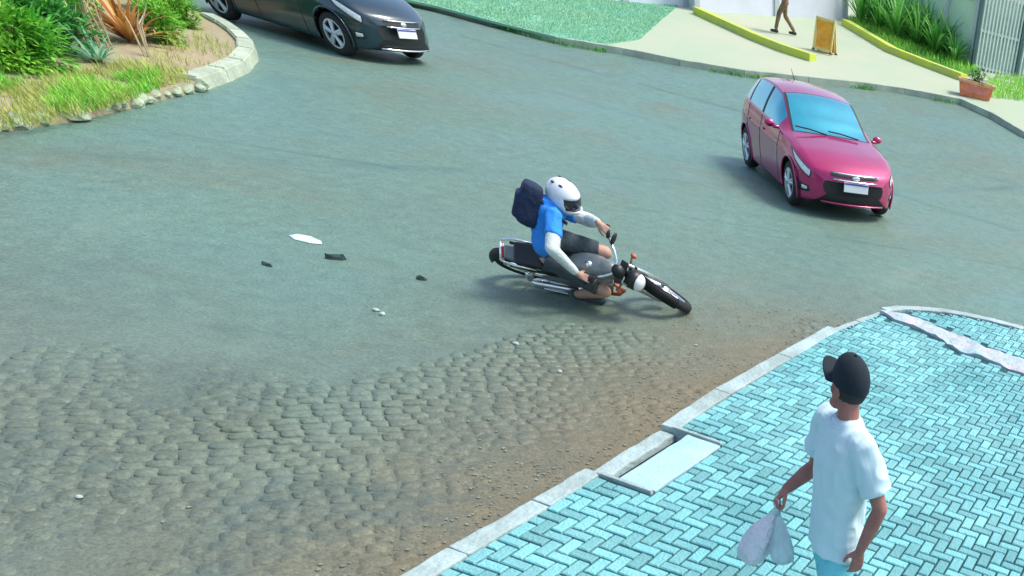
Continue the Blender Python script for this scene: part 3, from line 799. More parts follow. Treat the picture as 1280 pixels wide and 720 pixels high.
# planting bed behind the lime kerb
bed = [XY(gf(x, y)) for x, y in ((1058, 28), (1082, 43), (1112, 60), (1152, 77), (1202, 95), (1226, 95), (1214, 84), (1160, 58), (1094, 24))]
tag(obj('planting_bed', grid_poly(bed, lambda x, y: hf(x, y)+0.06, 0.8, 0.1), mat('bed_soil', (0.10, 0.24, 0.06), 0.95, 0.3, 2, 0.6, 15, coord='World')), kind='structure')
grass('bed_grass', [bed], [3500], 0.22, 0.03, LL, lambda x, y: hf(x, y)+0.05, 'green grass filling the bed behind the lime yellow kerb', 0.7, 0.9)
for px, py, L_ in ((1075, 30, 1.7), (1086, 27, 1.9), (1098, 40, 1.6), (1110, 36, 1.9), (1120, 52, 1.7), (1134, 50, 1.8), (1145, 60, 1.5), (1158, 60, 1.7), (1168, 72, 1.3), (1180, 72, 1.4), (1192, 82, 1.0)):
    q = gf(px, py); rosette('arching_plant', (q.x, q.y, hf(q.x, q.y)+0.05), 64, L_, 0.11, LA, 'tall plant with long arching green leaves behind the lime yellow kerb', 'plant', 'arching plants in the bed', (40, 88), 0.75)
patch = [XY(gf(x, y)) for x, y in ((1232, 122), (1236, 96), (1275, 98), (1300, 112), (1290, 128))]
grass('grass_patch', [patch], [1800], 0.16, 0.03, LL, hf, 'lime green grass patch beside the terracotta planter', 0.6, 0.9)
# terracotta planter with a dark leafy plant
pl = (gf(1196, 119)+gf(1236, 127))/2; pd = gf(1236, 127)-gf(1196, 119)
proot = empty('terracotta_planter', (pl.x, pl.y+0.25, hf(pl.x, pl.y)), math.atan2(pd.y, pd.x), 'weathered terracotta planter box at the corner of the far pavement', 'planter')
m_ter = mat('terracotta', (0.70, 0.22, 0.10), 0.85, 0.25, 5, 0.4, 25); m_ter2 = mat('terracotta_rim', (0.60, 0.36, 0.20), 0.85, 0.2, 5, 0.3, 25)
pw = 1.0
bm = bmesh.new(); vs_ = box(bm, (0, 0, 0.22), (pw, 0.5, 0.44), None, 0.015)
proot.scale = (1.08, 1, .82)
for v in bm.verts:
    if v.co.z < 0.1: v.co.x *= 0.86; v.co.y *= 0.8
obj('box', bm, m_ter, proot)
bm = bmesh.new()
for c, s_ in (((0, .25, .45), (pw+.1, .07, .09)), ((0, -.25, .45), (pw+.1, .07, .09)), ((pw/2, 0, .45), (.07, .44, .086)), ((-pw/2, 0, .45), (.07, .44, .086))): box(bm, c, s_, None, 0.01)
obj('rim', bm, m_ter2, proot)
bm = bmesh.new(); box(bm, (0, -0.232, 0.25), (pw*0.7, 0.02, 0.2), Matrix.Rotation(R(0), 3, 'X'), 0.006); obj('front_panel', bm, mat('terracotta_panel', (0.62, 0.20, 0.16), 0.85, 0.2, 5), proot)
q = proot.location
shrub('planter_plant', (q.x, q.y, q.z+0.345), 0.34, 0.26, 240, 0.11, leaf_material('dark_leaves', (0.02, 0.09, 0.03), (0.04, 0.17, 0.05), (0.12, 0.32, 0.08)), 'small dark leafy plant growing in the terracotta planter', 'plant', None, 6)
# yellow A-frame board
b0 = gf(1020, 58); b1 = gf(1042, 75); bd_ = b1-b0
bl_ = 0.62; ba = math.atan2(bd_.y, bd_.x)
bc = (b0+b1)/2
broot = empty('pavement_board', (bc.x, bc.y, hf(bc.x, bc.y)), R(-8), 'yellow folding board standing on the far pavement', 'sign')
m_bo = mat('board_yellow', (0.72, 0.33, 0.02), 0.6, 0.2, 4); m_bf = mat('board_frame', (0.62, 0.52, 0.16), 0.6, 0.15, 6); m_bd = mat('board_foot', (0.10, 0.08, 0.02), 0.7, 0.2)
for s_ in (-1, 1):
    rt = Matrix.Rotation(R(14*s_), 3, 'X'); hh = 0.86
    def pp(x, y, z): return rt @ Vector((x, y, z-hh))+Vector((0, 0, hh-0.02))
    bm = bmesh.new(); box(bm, pp(0, 0, hh/2+0.02), (bl_-.1, 0.018, hh-.12), rt); obj('panel', bm, m_bo, broot)
    bm = bmesh.new()
    for x in (-bl_/2, bl_/2): box(bm, pp(x, 0, hh/2), (0.055, 0.045, hh), rt, 0.006)
    for z in (0.08, hh-0.04): box(bm, pp(0, 0, z), (bl_-.06, 0.04, 0.07), rt, 0.006)
    obj('frame', bm, m_bf, broot)
    bm = bmesh.new()
    for x in (-bl_/2, bl_/2): box(bm, pp(x, 0, 0.03), (0.07, 0.06, 0.05), rt)
    obj('foot', bm, m_bd, broot)
# ================================================================== CARS
def pchip(xs, ys):
    xs = np.array(xs, float); ys = np.array(ys, float)
    o = np.argsort(xs); xs = xs[o]; ys = ys[o]
    h = np.diff(xs); d = np.diff(ys)/h; m = np.zeros(len(xs))
    for i in range(1, len(xs)-1):
        if d[i-1]*d[i] > 0:
            w1 = 2*h[i]+h[i-1]; w2 = h[i]+2*h[i-1]; m[i] = (w1+w2)/(w1/d[i-1]+w2/d[i])
    m[0] = d[0]; m[-1] = d[-1]
    def f(x):
        x = min(max(x, xs[0]), xs[-1]); i = min(np.searchsorted(xs, x, 'right')-1, len(h)-1); i = max(i, 0)
        t = (x-xs[i])/h[i]
        return float((2*t**3-3*t*t+1)*ys[i]+(t**3-2*t*t+t)*h[i]*m[i]+(-2*t**3+3*t*t)*ys[i+1]+(t**3-t*t)*h[i]*m[i+1])
    return f
def build_car(name, loc, yaw, label, paint, glass, rimcol, trim, plate_txt=None, tall=1.0, roof_mat=None, long=1.0):
    root = empty(name, loc, yaw, label, 'car'); root.scale = (long, 1, 1)
    X = [2.03, 2.00, 1.92, 1.80, 1.55, 1.25, 0.95, 0.60, 0.12, -0.50, -1.00, -1.40, -1.60, -1.74, -1.84, -1.90]
    zt = pchip(X, [.55, .64, .71, .78, .87, .93, .985, 1.18, 1.415, 1.47, 1.455, 1.39, 1.20, 1.00, .84, .62])
    zb = pchip(X, [.53, .615, .68, .735, .80, .86, .91, .935, .955, .975, 1.00, 1.03, 1.02, .93, .80, .60])
    zo = pchip(X, [.36, .25, .20, .18, .17, .17, .165, .165, .165, .165, .165, .18, .20, .25, .32, .42])
    wm = pchip(X, [.50, .64, .73, .79, .83, .845, .845, .84, .84, .84, .84, .83, .81, .78, .73, .62])
    wb = pchip(X, [.48, .60, .69, .745, .785, .795, .80, .795, .79, .79, .785, .765, .745, .72, .69, .58])
    wt = pchip(X, [.44, .54, .62, .66, .69, .69, .665, .625, .575, .565, .56, .55, .57, .60, .60, .52])
    bow = pchip([2.03, 1.75, 1.5, .95, .1, -.5, -1.4, -1.9], [.26, .20, .14, .13, .05, 0, -.05, -.10])
    xs = list(np.concatenate([np.linspace(2.03, 1.80, 12, False), np.linspace(1.80, -1.60, 130, False), np.linspace(-1.60, -1.90, 16)]))
    def ze(x): 
        dz = zt(x)-zb(x); return zb(x)+max(dz-min(0.05, dz*0.3), 0.0)
    seg = []                       # (segment id, t) for every ring point of the half section
    for k in range(3): seg.append((0, k/3))
    for k in range(18): seg.append((1, k/18))
    for k in range(14): seg.append((2, k/14))
    for k in range(17): seg.append((3, k/16))
    def sect(x, s, t):
        z0, z1, w0, w1, w2 = zo(x), zb(x), wm(x), wb(x), wt(x)
        wl_ = w0-0.05
        if s == 0: return (wl_*t*0.97, z0)
        if s == 1:
            # sill, bulging flank, tuck under the window line
            H_ = z1-z0
            if t < 0.12:
                a = t/0.12; return (wl_*0.97+(0.02+wl_*0.03)*math.sin(a*math.pi/2), z0+0.05*H_*(1-math.cos(a*math.pi/2)))
            a = (t-0.12)/0.88; z = z0+H_*(0.05+0.95*a)
            b_ = wl_+0.02+(w0-wl_-0.02)*math.sin(min(1, a/0.55)*math.pi/2) if a < 0.55 else w0+(w1-w0)*((a-0.55)/0.45)**1.6
            # character line
            b_ += 0.012*math.exp(-((a-0.72)/0.05)**2)
            return (b_, z)
        if s == 2:
            e = ze(x); return (w1+(w2-w1)*t+0.018*math.sin(math.pi*t), z1+(e-z1)*t)
        e = ze(x); y = w2*(1-t); return (y, e+(zt(x)-e)*(1-(1-t)**2.2))
    n = len(seg); P = {}
    for i, x in enumerate(xs):
        for j, (s, t) in enumerate(seg):
            y, z = sect(x, s, t)
            xx = x-bow(x)*(y/0.8)**2
            P[i, j] = (xx, y, z*tall if z > .5 else z+(tall-1)*.5*max(0, (z-.2)/.3))
    WX = (1.25, -1.25); WR = 0.355
    parts = {}
    def put(nm, sgn, idx):
        V_, F_, mp = parts.setdefault(nm, ([], [], {}))
        f = []
        for q in idx:
            key = (q, sgn if seg[q[1]] != (3, 1.0) and q[1] != 0 else 0)
            if key not in mp:
                mp[key] = len(V_); p = P[q]; V_.append((p[0], p[1]*sgn, p[2]))
            f.append(mp[key])
        F_.append(tuple(f) if sgn > 0 else tuple(f[::-1]))
    for sgn in (1, -1):
        for i in range(len(xs)-1):
            for j in range(n-1):
                s, t = seg[j]; tt = t
                qs = ((i, j), (i, j+1), (i+1, j+1), (i+1, j))
                cx = sum(P[q][0] for q in qs)/4; cy = sum(P[q][1] for q in qs)/4; cz = sum(P[q][2] for q in qs)/4
                x = (xs[i]+xs[i+1])/2; t = (t+(seg[j+1][1] if seg[j+1][0] == s else 1))/2
                if s <= 1 and any((cx-wx)**2+(cz-0.30)**2 < WR*WR for wx in WX) and cy > 0.45: continue
                sd_ = 'left' if sgn > 0 else 'right'
                nm = 'body_shell'
                if s == 0: nm = 'underbody'
                elif s == 3:
                    if 0.135 < x < 0.90 and t > 0.04: nm = 'windscreen'
                    elif 0.105 < x < 0.94: nm = 'windscreen_seal'
                    elif -1.72 < x < -1.47 and t > 0.06: nm = 'rear_window'
                    elif 1.00 < x < 1.84: nm = 'bonnet'
                    elif -1.45 < x < 0.10: nm = 'roof'
                elif s == 2:
                    hgt_ = ze(x)-zb(x)
                    if hgt_ > 0.10 and 0.10 < t < 0.90:
                        if -0.27 < x < 0.62: nm = 'front_side_window_'+sd_
                        elif -1.14 < x < -0.36: nm = 'rear_side_window_'+sd_
                        elif -1.42 < x < -1.20: nm = 'quarter_window_'+sd_
                        elif -1.42 < x < 0.62: nm = 'window_pillar_'+sd_+('_front' if x > -.6 else '_rear')
                    elif 1.00 < x < 1.84: nm = 'bonnet'
                elif s == 1 and cz > 0.24:
                    if -0.30 < x < 0.78: nm = 'front_door_'+sd_
                    elif -1.10 < x < -0.33: nm = 'rear_door_'+sd_
                if nm in ('body_shell', 'bonnet') and cx > 1.30:
                    if cx > 1.7 and cy < 0.40 and 0.575 < cz < 0.655: nm = 'grille'
                    elif cx > 1.6 and cy < 0.50-0.55*(cz-.25) and 0.245 < cz < 0.50: nm = 'lower_intake'
                    elif s == 1: nm = 'front_bumper_'+sd_
                if nm == 'body_shell' and cx < -1.55:
                    if cz > 0.72 and cz < 0.98 and cy > 0.50: nm = 'tail_light_'+sd_
                    elif s == 1 and cz < 0.62: nm = 'rear_bumper_'+sd_
                put(nm, sgn, qs)
    # close nose and tail
    for i in (0, len(xs)-1):
        V_, F_, mp = parts.setdefault('lower_intake' if i == 0 else 'body_shell', ([], [], {}))
        ring = [(P[i, j][0], P[i, j][1], P[i, j][2]) for j in range(n)]
        full = ring+[(p[0], -p[1], p[2]) for p in ring[::-1][1:-1]]
        k = len(V_); V_ += full; f = tuple(range(k, k+len(full))); F_.append(f)
    mm = {'underbody': trim, 'windscreen': glass, 'rear_window': glass, 'grille': trim, 'lower_intake': trim}
    lamp = mat('headlamp_glass', (0.62, 0.68, 0.70), 0.12, 0.2, 30, 0.2, 60, coat=1.0, metal=0.3)
    tail = mat('tail_lamp', (0.45, 0.02, 0.02), 0.2, 0.1, 8, coat=1.0)
    for nm, (V_, F_, _) in parts.items():
        k = nm.replace('_left', '').replace('_right', '').replace('_front', '') if 'pillar' not in nm else 'window_pillar'
        m_ = mm.get(k, paint)
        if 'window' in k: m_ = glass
        if k in ('window_pillar', 'windscreen_seal'): m_ = trim
        if k in ('headlight', 'fog_lamp'): m_ = lamp
        if k == 'tail_light': m_ = tail
        if k == 'roof' and roof_mat: m_ = roof_mat
        o = pyd(k, V_, F_, m_, root, True)
        if k in ('grille', 'lower_intake'): 
            pass
    # lamps follow the body surface as smooth patches
    def patch(nm, corners, sgn, m_, off, nu=14, nv=6, parent=None):
        V_ = []; F_ = []
        (xa, ta), (xb, tb), (xc, tc), (xd, td) = corners       # front-low, front-high, rear-high, rear-low
        for i in range(nu+1):
            u = i/nu
            for j in range(nv+1):
                v = j/nv
                x = (xa+(xb-xa)*v)*(1-u)+(xd+(xc-xd)*v)*u; t = (ta+(tb-ta)*v)*(1-u)+(td+(tc-td)*v)*u
                y, z = sect(x, 1, t); e_ = 0.5 if (i in (0, nu) or j in (0, nv)) else 1.0
                zz = z*tall if z > .5 else z+(tall-1)*.5*max(0, (z-.2)/.3)
                V_.append((x-bow(x)*(y/.8)**2+off*e_*(.9 if x > 1.7 else .4), sgn*(y+off*e_*.6), zz+off*e_*.3))
        for i in range(nu):
            for j in range(nv):
                a = i*(nv+1)+j; f = (a, a+1, a+nv+2, a+nv+1); F_.append(f if sgn > 0 else f[::-1])
        return pyd(nm, V_, F_, m_, parent or root, True)
    for sgn in (1, -1):
        hl = patch('headlight', ((1.985, .74), (1.975, .95), (1.36, .99), (1.60, .85)), sgn, trim, .008)
        patch('lamp_lens', ((1.975, .77), (1.965, .935), (1.46, .975), (1.62, .87)), sgn, lamp, .014, parent=hl)
        fl = patch('fog_lamp', ((1.975, .30), (1.975, .47), (1.78, .50), (1.80, .27)), sgn, trim, .008, 8, 5)
        patch('lamp_lens', ((1.955, .35), (1.955, .44), (1.87, .45), (1.87, .34)), sgn, lamp, .014, 6, 4, parent=fl)
    # arch liners and lips
    for sgn in (1, -1):
        for wx in WX:
            bm = bmesh.new(); pts_ = []
            for k in range(25):
                a = math.pi*(-0.12+1.24*k/24); px_, pz_ = wx+math.cos(a)*(WR+.008), 0.30+math.sin(a)*(WR+.008)
                if pz_ < 0.16: continue
                xq = max(min(px_, 1.9), -1.8); zz = pz_
                # flank width at that height
                a_ = (zz-zo(xq))/max(zb(xq)-zo(xq), .1); a_ = min(max((a_-0.05)/0.95, 0.02), 1)
                yy = sect(xq, 1, 0.12+0.88*a_)[0]
                pts_.append((px_, sgn*(yy+0.002), pz_))
            tube(bm, pts_, 0.016, 6); obj('arch_lip', bm, paint, root, True)
            bm = bmesh.new(); ri = []
            for yy in (0.50, 0.80):
                ri.append([bm.verts.new((wx+math.cos(math.pi*(-.1+1.2*k/16))*(WR+.01), sgn*yy, .30+math.sin(math.pi*(-.1+1.2*k/16))*(WR+.01))) for k in range(17)])
            for k in range(16): bm.faces.new((ri[0][k], ri[0][k+1], ri[1][k+1], ri[1][k]))
            bm.faces.new(ri[0]); obj('arch_liner', bm, trim, root)
            # wheel: hub disc, with tyre and rim under it
            tyre = mat('tyre_rubber', (0.02, 0.022, 0.024), 0.85, 0.3, 20)
            bm = bmesh.new(); tube(bm, [(0, -sgn*0.05, 0), (0, sgn*0.045, 0)], 0.17, 20); hub = obj('wheel', bm, trim, root); hub.location = (wx, sgn*0.735, 0.30)
            bm = bmesh.new(); prof = [(.20, -.09), (.235, -.095), (.285, -.085), (.30, -.055), (.302, 0), (.30, .055), (.285, .085), (.235, .095), (.20, .09)]
            rings = [[bm.verts.new((math.cos(2*math.pi*k/28)*r_, y_, math.sin(2*math.pi*k/28)*r_)) for k in range(28)] for r_, y_ in prof]
            for a_, b_ in zip(rings, rings[1:]):
                for k in range(28): bm.faces.new((a_[k], a_[(k+1) % 28], b_[(k+1) % 28], b_[k]))
            obj('tyre', bm, tyre, hub, True)
            bm = bmesh.new()
            rings = [[bm.verts.new((math.cos(2*math.pi*k/28)*r_, sgn*y_, math.sin(2*math.pi*k/28)*r_)) for k in range(28)] for r_, y_ in ((.212, .08), (.205, .092), (.185, .09), (.178, .06))]
            for a_, b_ in zip(rings, rings[1:]):
                for k in range(28): bm.faces.new((a_[k], a_[(k+1) % 28], b_[(k+1) % 28], b_[k]))
            for k in range(5):
                a = 2*math.pi*k/5+0.3
                for da in (-0.13, 0.13):
                    d0 = Vector((math.cos(a), 0, math.sin(a))); d1 = Vector((math.cos(a+da), 0, math.sin(a+da)))
                    tube(bm, [d0*0.03+Vector((0, sgn*.085, 0)), d1*0.19+Vector((0, sgn*.082, 0))], [0.03, 0.022], 6)
            tube(bm, [(0, sgn*.05, 0), (0, sgn*.10, 0)], 0.05, 12)
            obj('rim', bm, rimcol, hub)
    # mirrors, handles, plate, badge, wipers, grille bars, antenna
    for sgn in (1, -1):
        bm = bmesh.new(); ball(bm, (0.52, sgn*0.92, 0.985*tall), 0.085, (0.55, 0.95, 0.62)); box(bm, (0.55, sgn*0.83, .95*tall), (.08, .10, .04)); obj('wing_mirror', bm, paint, root, True)
        for x in (-0.20, -1.02):
            bm = bmesh.new(); box(bm, (x, sgn*0.832, 0.80*tall), (.19, .03, .035), None, .008); obj('door_handle', bm, paint, root)
        for x in (0.80, -0.315, -1.12):    # shut lines
            bm = bmesh.new(); pts_ = [(x-bow(x)*(sect(x, 1, t_)[0]/.8)**2, sgn*(sect(x, 1, t_)[0]-0.001), sect(x, 1, t_)[1]*(1 if sect(x, 1, t_)[1] < .5 else tall)) for t_ in np.linspace(.14, 1, 12)]
            if x < -1: pts_ = pts_[6:]
            tube(bm, pts_, 0.007, 5); obj('shut_line', bm, trim, root)
    bm = bmesh.new(); pz = 0.485
    box(bm, (2.045, 0, pz), (.015, .40, .13), None, .004); pl_ = obj('number_plate', bm, mat('plate_white', (0.72, 0.76, 0.78), 0.5, 0.05, 10), root)
    bm = bmesh.new(); box(bm, (2.0545, 0, pz+.048), (.003, .385, .022)); obj('plate_band', bm, mat('plate_blue', (0.03, 0.06, 0.35), 0.5, 0.1), pl_)
    bm = bmesh.new()
    for k in range(2):
        q_ = []
        for y in np.linspace(-.36, .36, 9): q_.append((2.05-0.26*(y/.8)**2*1.05-0.03*k, y, .565+.085*k))
        tube(bm, q_, .011, 6)
    obj('grille_trim', bm, mat('chrome_trim', (0.75, 0.78, 0.80), 0.2, 0.05, 5, metal=1.0), root, True)
    bm = bmesh.new()
    q_ = [(2.03-0.26*(y/.8)**2*1.05, y, .235) for y in np.linspace(-.52, .52, 11)]; tube(bm, q_, .014, 6); obj('bumper_lip', bm, MATS['chrome_trim'] if trim.name.startswith('gloss') else paint, root, True)
    bm = bmesh.new(); ball(bm, (2.015, 0, .605), .05, (.3, 1.3, .8)); obj('badge', bm, MATS['chrome_trim'], root, True)
    for y0 in (0.42, -0.12):
        bm = bmesh.new(); tube(bm, [(.94, y0, 1.0*tall), (.90, y0-.28, 1.035*tall), (.88, y0-.5, 1.045*tall)], .010, 5); obj('wiper', bm, trim, root)
    bm = bmesh.new(); tube(bm, [(-1.15, 0, 1.44*tall), (-1.35, 0, 1.58*tall)], [.009, .004], 6); obj('antenna', bm, trim, root)
    return root
m_glass_r = mat('glass_sky_blue', (0.02, 0.42, 0.52), 0.08, 0.1, 3, coat=1.0, spec=0.8, metal=0.75)  # bright blue puts the mirrored sky into the base colour
m_glass_d = mat('dark_glass', (0.01, 0.05, 0.07), 0.06, 0.1, 3, coat=1.0, spec=0.6)
m_trim = mat('black_trim', (0.012, 0.014, 0.016), 0.6, 0.2, 10)
m_trim2 = mat('gloss_trim', (0.012, 0.016, 0.018), 0.4, 0.2, 10)
m_red = mat('magenta_red_paint', (0.38, 0.005, 0.105), 0.35, 0.10, 2, coat=1.0, metal=0.35)
m_redroof = mat('roof_sky_sheen_red', (0.36, 0.035, 0.11), 0.32, 0.10, 2, coat=1.0, metal=0.25)  # unused paler copy of the red, sky sheen put into the colour
m_teal = mat('dark_teal_paint', (0.005, 0.032, 0.048), 0.28, 0.15, 2, coat=1.0, metal=0.3)
m_rim = mat('alloy_rim', (0.62, 0.66, 0.70), 0.35, 0.08, 10, metal=0.6)
RED = (-5.18, 14.90, 0.0); RYAW = -0.8906
DRK = (-15.74, 16.19, 0.0); DYAW = -0.1139
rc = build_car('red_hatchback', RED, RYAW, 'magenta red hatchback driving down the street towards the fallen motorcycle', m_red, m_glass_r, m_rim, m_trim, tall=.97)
rc.scale = (1, 1.05, 1)
build_car('dark_car', DRK, DYAW, 'near black car with silver wheels passing the planted corner', m_teal, m_glass_d, m_rim, m_trim2, tall=1.05, long=1.03)

# ================================================================== PEOPLE HELPERS
def loft(bm, rings, n=28, fx=Vector((1, 0, 0)), fy=Vector((0, 1, 0))):
    rr = []
    for c, rx_, ry_ in rings:
        c = Vector(c); rr.append([bm.verts.new(c+fx*math.cos(2*math.pi*k/n)*rx_+fy*math.sin(2*math.pi*k/n)*ry_) for k in range(n)])
    for a, b in zip(rr, rr[1:]):
        for k in range(n): bm.faces.new((a[k], a[(k+1) % n], b[(k+1) % n], b[k]))
    bm.faces.new(rr[0][::-1]); bm.faces.new(rr[-1])
def hand(bm, wrist, d, pn, tside, curl=(15, 20, 15), s=1.0):
    """palm, four unequal bent fingers and a thumb; d finger direction, pn palm normal, tside thumb side"""
    w_ = Vector(wrist); d = Vector(d).normalized(); pn = Vector(pn); pn = (pn-d*pn.dot(d)).normalized(); t = d.cross(pn).normalized()
    if t.dot(Vector(tside)) < 0: t = -t
    pc = w_+d*0.05*s
    rcone(bm, w_+d*0.01*s, 0.026*s, w_+d*0.03*s, 0.030*s, 12, 0.6, pn)
    for o_ in (-0.026, -0.009, 0.009, 0.026): rcone(bm, w_+d*0.02*s+t*o_*0.7*s, 0.014*s, w_+d*0.082*s+t*o_*s, 0.0125*s, 10, 0.9, pn)
    for o_, L_ in ((0.029, 0.070), (0.010, 0.079), (-0.010, 0.074), (-0.028, 0.058)):
        p = w_+d*0.085*s+t*o_*s; a = 0
        for j, f in enumerate((0.45, 0.31, 0.24)):
            a += R(curl[j]); dd = d*math.cos(a)+pn*math.sin(a); q = p+dd*L_*f*s
            rcone(bm, p, (0.0092-0.0007*j)*s, q, (0.0086-0.0008*j)*s, 9); p = q
    b0 = w_+d*0.018*s+t*0.022*s+pn*0.006*s
    d1 = (d*0.62+t*0.68+pn*0.35).normalized(); p1 = b0+d1*0.042*s; d2 = (d*0.86+t*0.2+pn*0.45).normalized(); p2 = p1+d2*0.032*s; p3 = p2+(d*0.9+pn*0.4).normalized()*0.022*s
    rcone(bm, b0, 0.014*s, p1, 0.0112*s, 10); rcone(bm, p1, 0.011*s, p2, 0.0098*s, 10); rcone(bm, p2, 0.0098*s, p3, 0.0078*s, 10)
def head_shape(bm, H, s=1.0):
    """H maps head-local (x forward, y left, z up, centre of skull) to body space"""
    def B(c, r, sc): 
        q = bmesh.ops.create_icosphere(bm, subdivisions=3, radius=r)
        for v in q['verts']: v.co = H @ (Vector((v.co.x*sc[0], v.co.y*sc[1], v.co.z*sc[2]))+Vector(c))
    B((-.008, 0, .022), .093, (1.03, .82, 1.0))      # skull
    B((.022, 0, -.045), .068, (1.0, .86, 1.05))      # face
    B((.052, 0, -.095), .026, (1.0, 1.25, .75))      # chin
    B((.080, 0, .012), .018, (.7, 2.6, .6))          # brow
    B((.096, 0, -.025), .013, (1.0, .9, 1.5))        # nose
    B((.104, 0, -.036), .011, (1.0, 1.25, .8))       # nose tip
    B((.084, 0, -.066), .011, (.8, 2.0, .5)); B((.082, 0, -.077), .011, (.8, 1.8, .5))   # lips
    for s_ in (1, -1):
        B((.046, s_*.046, -.025), .028, (.9, .8, .8))   # cheek
        B((-.004, s_*.080, -.012), .026, (.75, .32, 1.2))  # ear
        B((.030, s_*.055, -.080), .026, (1.3, .6, .8))  # jaw
def face_bits(root, H, eye_white, iris):
    for s_ in (1, -1):
        bm = bmesh.new(); ball(bm, (0, 0, 0), .011, (1, 1, 1), None, 2)
        for v in bm.verts: v.co = H @ (v.co+Vector((.074, s_*.032, -.004)))
        e = obj('eye', bm, eye_white, root, True)
        bm = bmesh.new(); ball(bm, (0, 0, 0), .0056, (1, 1, 1), None, 2)
        for v in bm.verts: v.co = H @ (v.co+Vector((.0815, s_*.032, -.004)))
        obj('iris', bm, iris, e, True)
m_skin = mat('skin_brown', (0.31, 0.130, 0.105), 0.55, 0.22, 9, 0.1, 120)
m_eye = mat('eye_white', (0.7, 0.68, 0.65), 0.3, 0.05); m_iris = mat('iris_brown', (0.04, 0.02, 0.01), 0.3, 0.1)
m_hair = mat('hair_dark', (0.015, 0.012, 0.012), 0.7, 0.3, 40, 0.5, 200)

# ================================================================== MAN ON THE PAVEMENT
MB = Vector((-0.80, 2.84, KH)); MYAW = R(226); MSC = Vector((.83, .83, .955))
HZ = 1.625
Hm = Matrix.Translation((0.0, -0.005, HZ)) @ Matrix.Rotation(R(150-226), 4, 'Z') @ Matrix.Rotation(R(-6), 4, 'Y')
shL, elL, wrL = Vector((-.01, .195, 1.405)), Vector((-.085, .285, 1.15)), Vector((-.005, .255, .915))
shR, elR, wrR = Vector((.0, -.195, 1.405)), Vector((.02, -.27, 1.13)), Vector((.215, -.235, 1.045))
bm = bmesh.new()
head_shape(bm, Hm)
rcone(bm, (-.012, 0, 1.40), .060, (-.006, -.002, 1.58), .054)
loft(bm, [((0, 0, .86), .10, .15), ((0, 0, 1.0), .10, .145), ((0, 0, 1.2), .11, .165), ((0, 0, 1.36), .10, .175), ((-.005, 0, 1.43), .07, .12), ((-.008, 0, 1.46), .05, .06)])
for sh_, el_, wr_ in ((shL, elL, wrL), (shR, elR, wrR)):
    rcone(bm, sh_, .058, sh_*.5+el_*.5, .050); rcone(bm, sh_*.5+el_*.5, .050, el_, .040)
    m1 = el_*.65+wr_*.35
    rcone(bm, el_, .040, m1, .042); rcone(bm, m1, .042, wr_, .027)
hand(bm, wrL, (.10, -.06, -1), (-.15, -1, 0), (1, 0, 0), (14, 24, 20), 1.05)
dR = Vector((.75, .10, -.55)); hand(bm, wrR, dR, (-.5, .5, -.7), (0, 1, .4), (55, 75, 45), 1.05)
for s_ in (1, -1):
    hip = Vector((0, s_*.09, .88)); kn_ = Vector((.03+.10*s_, s_*.10, .47)); an_ = Vector((-.06+.14*s_, s_*.10, .085))
    rcone(bm, hip, .082, kn_, .056); rcone(bm, kn_, .056, kn_*.6+an_*.4+Vector((-.015, 0, 0)), .056); rcone(bm, kn_*.6+an_*.4+Vector((-.015, 0, 0)), .056, an_, .036)
    rcone(bm, an_+Vector((-.03, 0, -.045)), .036, an_+Vector((.13, 0, -.055)), .028, 12, .8, (0, 0, 1))
body = link_mesh('person', remesh(bm, 0.0055, 5), m_skin)
body.location = MB; body.rotation_euler = (0, 0, MYAW); body.scale = MSC
tag(body, 'man in white T-shirt and black cap on the brick pavement holding plastic bags', 'person')
face_bits(body, Hm, m_eye, m_iris)
m_shirt = mat('white_cotton', (0.52, 0.70, 0.75), 0.9, 0.04, 3, 0.08, 220)
bm = bmesh.new()
loft(bm, [((.005, 0, .80), .142, .188), ((.005, 0, .90), .136, .180), ((.008, 0, 1.0), .136, .172), ((.008, 0, 1.10), .134, .172), ((.008, 0, 1.2), .138, .186), ((.006, 0, 1.31), .132, .198), ((.0, 0, 1.39), .112, .198), ((-.004, 0, 1.44), .090, .150), ((-.006, 0, 1.47), .076, .096), ((-.004, 0, 1.485), .072, .080)])
for sh_, el_ in ((shL, elL), (shR, elR)):
    q = sh_*.32+el_*.68; d_ = (el_-sh_).normalized()
    inn = Vector((sh_.x, sh_.y*.62, sh_.z-.01))
    tube(bm, [inn, sh_, sh_*.6+el_*.4, q], [.076, .076, .078, .084], 20)
me = remesh(bm, 0.0065, 5, 0.5, 0.023, 6.5, 3)
o = link_mesh('t_shirt', me, m_shirt, body)
bm = bmesh.new(); pts_ = []
for k in range(25):
    a = 2*math.pi*k/24; pts_.append((-.004+.070*math.cos(a)+(.018 if math.cos(a) > 0 else 0)*math.cos(a), .079*math.sin(a), 1.487-.026*max(0, math.cos(a))))
tube(bm, pts_, .0075, 8, False); obj('collar', bm, m_shirt, o, True)
m_short = mat('cyan_cotton', (0.16, 0.55, 0.62), 0.9, 0.1, 5, 0.25, 80)
bm = bmesh.new()
loft(bm, [((0, 0, .70), .118, .165), ((0, 0, .80), .124, .172), ((0, 0, .90), .120, .165), ((0, 0, .96), .112, .155)])
for s_ in (1, -1):
    hip = Vector((0, s_*.088, .80)); kn_ = Vector((.03+.085*s_, s_*.105, .50)); tube(bm, [hip, hip*.5+kn_*.5, kn_], [.098, .096, .094], 20)
link_mesh('shorts', remesh(bm, 0.008, 5, 0.5, 0.005, 10, 8), m_short, body)
m_sand = mat('sandal_rubber', (0.03, 0.03, 0.035), 0.8, 0.2)
